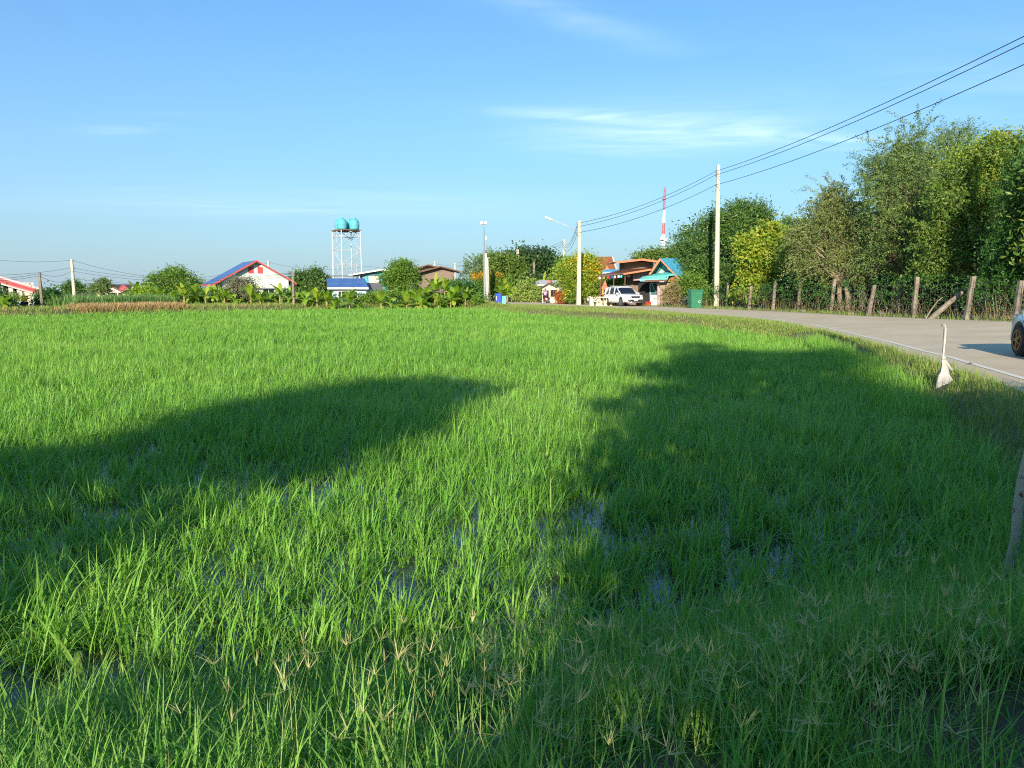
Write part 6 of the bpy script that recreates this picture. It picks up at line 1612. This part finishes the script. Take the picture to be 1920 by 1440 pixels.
# ------------------------------------------------------------------ the trees behind the viewer whose shade falls on the paddy
EL_, BR_ = R(17.0), R(10.0)
def caster(name, label, tx, ty, spots, seed, dens, leafL, trunk):
    """spots: (x, y, r) shade wanted on the rice; each becomes a leafy spray where the sun ray crosses this tree"""
    rng = np.random.default_rng(seed); B = []
    for (sx_, sy_, r_) in spots:
        Dh = max(sy_ - ty + rng.normal() * .9, sy_ + 2.2)
        z = Dh * math.tan(EL_) - .18
        x = sx_ - Dh * math.sin(BR_); y = sy_ - Dh * math.cos(BR_)
        q_ = rng.uniform(.55, 1.15); B.append((x, y, z, r_ * q_, r_ * .9 * q_, r_ * .33 * q_))
    parts = [crown_clumps(B, int(len(B) * dens), 22, .28, leafL, leafL * .42, rng, .3, .5)]
    return make_tree(name, label, 'tree', (tx, ty, gz(tx, ty)), B, [('crown', 'mid', parts)], trunk, M['bark'], 'trees behind the viewer', .25, 24, None, seed, 1)
polyR = np.array([(-1.1, 1.6), (-.2, 4.0), (.28, 6.2), (.68, 8), (.9, 10.9), (1.7, 14), (2.4, 17), (3.6, 20), (4.9, 23.2), (6.6, 26.2), (7.6, 24.2), (9.2, 24.6), (10.3, 24.9), (10.3, 22), (8.6, 18), (7.2, 14.6), (8.4, 12.9), (12, 12.6), (13, 4), (10, 1.6)])
rng = np.random.default_rng(290)
def fill(poly, r, n, holes=()):
    lo, hi = poly.min(0), poly.max(0); out = []
    for _ in range(n * 60):
        p = rng.uniform(lo, hi)
        if not inside(poly, np.array([p[0]]), np.array([p[1]]))[0]: continue
        if dist_poly(np.vstack([poly, poly[:1]]), np.array([p[0]]), np.array([p[1]]))[0] < r * .55: continue
        if any(np.hypot(p[0] - q[0], p[1] - q[1]) < r * .62 for q in out): continue
        if any(np.hypot((p[0] - hx), (p[1] - hy) * .6) < hr for hx, hy, hr in holes): continue
        out.append((p[0], p[1], r))
        if len(out) >= n: break
    return out
holes = [(2.9, 16.2, .95), (.5, 7.2, .4), (1.15, 6.0, .34), (.15, 3.0, .45), (1.8, 7.5, .3), (1.0, 13.0, .5), (4.4, 21.5, .5), (8.2, 21.5, .5)]
sR = fill(polyR, .7, 300, holes)
lowR = [q for q in sR if q[0] > 4.6 and q[1] < 14]; hiR = [q for q in sR if q not in lowR] + [(6.3, 26.4, .8), (6.7, 27.4, .75), (7.0, 26.2, .7), (5.7, 25.6, .7)]
caster('broad_tree', 'broad tree behind the viewer shading the right of the paddy', 1.5, -6.5, hiR, 291, 7.5, .24, .22)
caster('bushy_tree', 'bushy low tree behind the viewer at the right by the road', 4.6, -4.5, lowR, 292, 8, .24, .15)
polyL = np.array([(-9.5, 6.5), (-5.2, 7.1), (-3.4, 7.6), (-2.7, 8.3), (-1.9, 8.8), (-1.35, 10.2), (-1.3, 12.2), (-.45, 13.0), (-.15, 15.6), (-2.4, 16.9), (-4.0, 15.7), (-5.1, 12.9), (-5.7, 10.6), (-6.2, 8.6), (-9.5, 7.4)])
sL = fill(polyL, .62, 150)
caster('spreading_tree', 'spreading tree behind the viewer casting the shade band on the left', -4.6, -5.5, sL, 293, 6, .22, .17)
# ------------------------------------------------------------------ sun, sky, camera
SUN_EL, SUN_B = 17.0, 10.0           # elevation; bearing the light travels towards (degrees right of +Y)
LDIR = Vector((math.sin(R(SUN_B)) * math.cos(R(SUN_EL)), math.cos(R(SUN_B)) * math.cos(R(SUN_EL)), -math.sin(R(SUN_EL))))
sl = bpy.data.lights.new('sun', 'SUN'); sl.energy = 3.9; sl.angle = R(.5); sl.color = (1, .90, .74)
so = bpy.data.objects.new('sun', sl); COL.objects.link(so); so.rotation_euler = LDIR.to_track_quat('-Z', 'Y').to_euler()

wd = bpy.data.worlds.new('World'); scn.world = wd; wd.use_nodes = True
nt = wd.node_tree; bg = nt.nodes['Background']; bg.inputs['Strength'].default_value = SKY_STRENGTH
sky = nt.nodes.new('ShaderNodeTexSky'); sky.sky_type = 'NISHITA'; sky.sun_disc = False
sky.sun_elevation = R(SUN_EL); sky.sun_rotation = R(180 + SUN_B)
sky.air_density = 1.0; sky.dust_density = .6; sky.ozone_density = 2.0; sky.altitude = 10
hsv = nt.nodes.new('ShaderNodeHueSaturation'); hsv.inputs['Saturation'].default_value = SKY_SAT
tint = nt.nodes.new('ShaderNodeMix'); tint.data_type = 'RGBA'; tint.blend_type = 'MULTIPLY'; tint.inputs[0].default_value = 1; tint.inputs[7].default_value = (.385, .70, .93, 1)
nt.links.new(sky.outputs[0], tint.inputs[6]); nt.links.new(tint.outputs[2], hsv.inputs['Color'])
# thin cirrus in a flat layer high above the ground: position = direction / height
tc = nt.nodes.new('ShaderNodeTexCoord'); sx = nt.nodes.new('ShaderNodeSeparateXYZ'); nt.links.new(tc.outputs['Generated'], sx.inputs[0])
def mth(op, a, b=None, clamp=False):
    n = nt.nodes.new('ShaderNodeMath'); n.operation = op; n.use_clamp = clamp
    for i, v in enumerate((a, b)):
        if v is None: continue
        if isinstance(v, (int, float)): n.inputs[i].default_value = v
        else: nt.links.new(v, n.inputs[i])
    return n.outputs[0]
zz = mth('MAXIMUM', sx.outputs[2], .03)
cx, cy = mth('DIVIDE', sx.outputs[0], zz), mth('DIVIDE', sx.outputs[1], zz)
cv = nt.nodes.new('ShaderNodeCombineXYZ'); nt.links.new(cx, cv.inputs[0]); nt.links.new(cy, cv.inputs[1])
def layer(sc, rot, strc, detail, seed):
    mp = nt.nodes.new('ShaderNodeMapping'); mp.inputs['Rotation'].default_value = (0, 0, R(rot)); mp.inputs['Scale'].default_value = strc; mp.inputs['Location'].default_value = (seed, seed * .7, 0)
    nt.links.new(cv.outputs[0], mp.inputs[0])
    nz = nt.nodes.new('ShaderNodeTexNoise'); nz.inputs['Scale'].default_value = sc; nz.inputs['Detail'].default_value = detail; nz.inputs['Roughness'].default_value = .6; nz.inputs['Distortion'].default_value = .6
    nt.links.new(mp.outputs[0], nz.inputs['Vector']); return nz.outputs['Fac']
def spot(x, y, rx, ry, ang, noise, lo, hi, amp):
    ca, sa = math.cos(R(ang)), math.sin(R(ang))
    dx, dy = mth('SUBTRACT', cx, x), mth('SUBTRACT', cy, y)
    u = mth('DIVIDE', mth('ADD', mth('MULTIPLY', dx, ca), mth('MULTIPLY', dy, sa)), rx)
    v = mth('DIVIDE', mth('SUBTRACT', mth('MULTIPLY', dy, ca), mth('MULTIPLY', dx, sa)), ry)
    r2 = mth('ADD', mth('MULTIPLY', u, u), mth('MULTIPLY', v, v))
    fall = mth('POWER', 2.718, mth('MULTIPLY', r2, -1.0))
    nn = mth('DIVIDE', mth('SUBTRACT', noise, lo), hi - lo, True)
    return mth('MULTIPLY', mth('MULTIPLY', fall, nn), amp)
n1 = layer(1.6, 32, (.8, 1.7, 1), 8, 3.1); n2 = layer(.55, 12, (.7, 2.0, 1), 8, 1.7)
c = spot(1.0, 5.15, .74, .75, 22, n1, .2, .75, .38)
c = mth('ADD', c, spot(1.9, 5.3, .7, .25, 20, n1, .3, .65, .28))
c = mth('ADD', c, spot(.35, 4.6, .4, .13, 10, n1, .3, .6, .30))
c = mth('ADD', c, spot(2.6, 3.9, 1.0, .7, 30, n1, .35, .7, .10))
c = mth('ADD', c, spot(.2, 3.0, .5, .12, 40, n1, .35, .65, .16))
c = mth('ADD', c, spot(-2.3, 4.9, .5, .18, -30, n1, .4, .65, .12))
c = mth('ADD', c, spot(-2.6, 9.5, 3.2, 1.6, 5, n2, .3, .75, .15))
hz = nt.nodes.new('ShaderNodeMix'); hz.data_type = 'RGBA'
nt.links.new(mth('MULTIPLY', mth('POWER', 2.718, mth('MULTIPLY', mth('MAXIMUM', sx.outputs[2], 0), -4.6)), .92), hz.inputs[0])
nt.links.new(hsv.outputs[0], hz.inputs[6]); hz.inputs[7].default_value = (1.95, 2.5, 2.95, 1)      # humid haze low over the horizon
mx = nt.nodes.new('ShaderNodeMix'); mx.data_type = 'RGBA'; nt.links.new(c, mx.inputs[0])
nt.links.new(hz.outputs[2], mx.inputs[6]); mx.inputs[7].default_value = (6.2, 7.0, 7.8, 1)
nt.links.new(mx.outputs[2], bg.inputs['Color'])

cam = bpy.data.cameras.new('camera'); co = bpy.data.objects.new('camera', cam); COL.objects.link(co)
cam.sensor_width = 36; cam.lens = FPX / 1920 * 36; cam.clip_end = 6000; cam.clip_start = .05
co.location = (0, 0, EYE); co.rotation_euler = (R(90) - PITCH, 0, 0)
scn.camera = co
scn.render.resolution_x = 1024; scn.render.resolution_y = 768
scn.view_settings.view_transform = 'Standard'; scn.view_settings.look = 'None'; scn.view_settings.gamma = 1; scn.view_settings.exposure = EXPOSURE
scn.view_settings.use_curve_mapping = False
scn.cycles.max_bounces = 8; scn.cycles.diffuse_bounces = 5; scn.cycles.transmission_bounces = 5; scn.cycles.glossy_bounces = 2
scn.cycles.use_denoising = False; scn.cycles.filter_width = 1.1
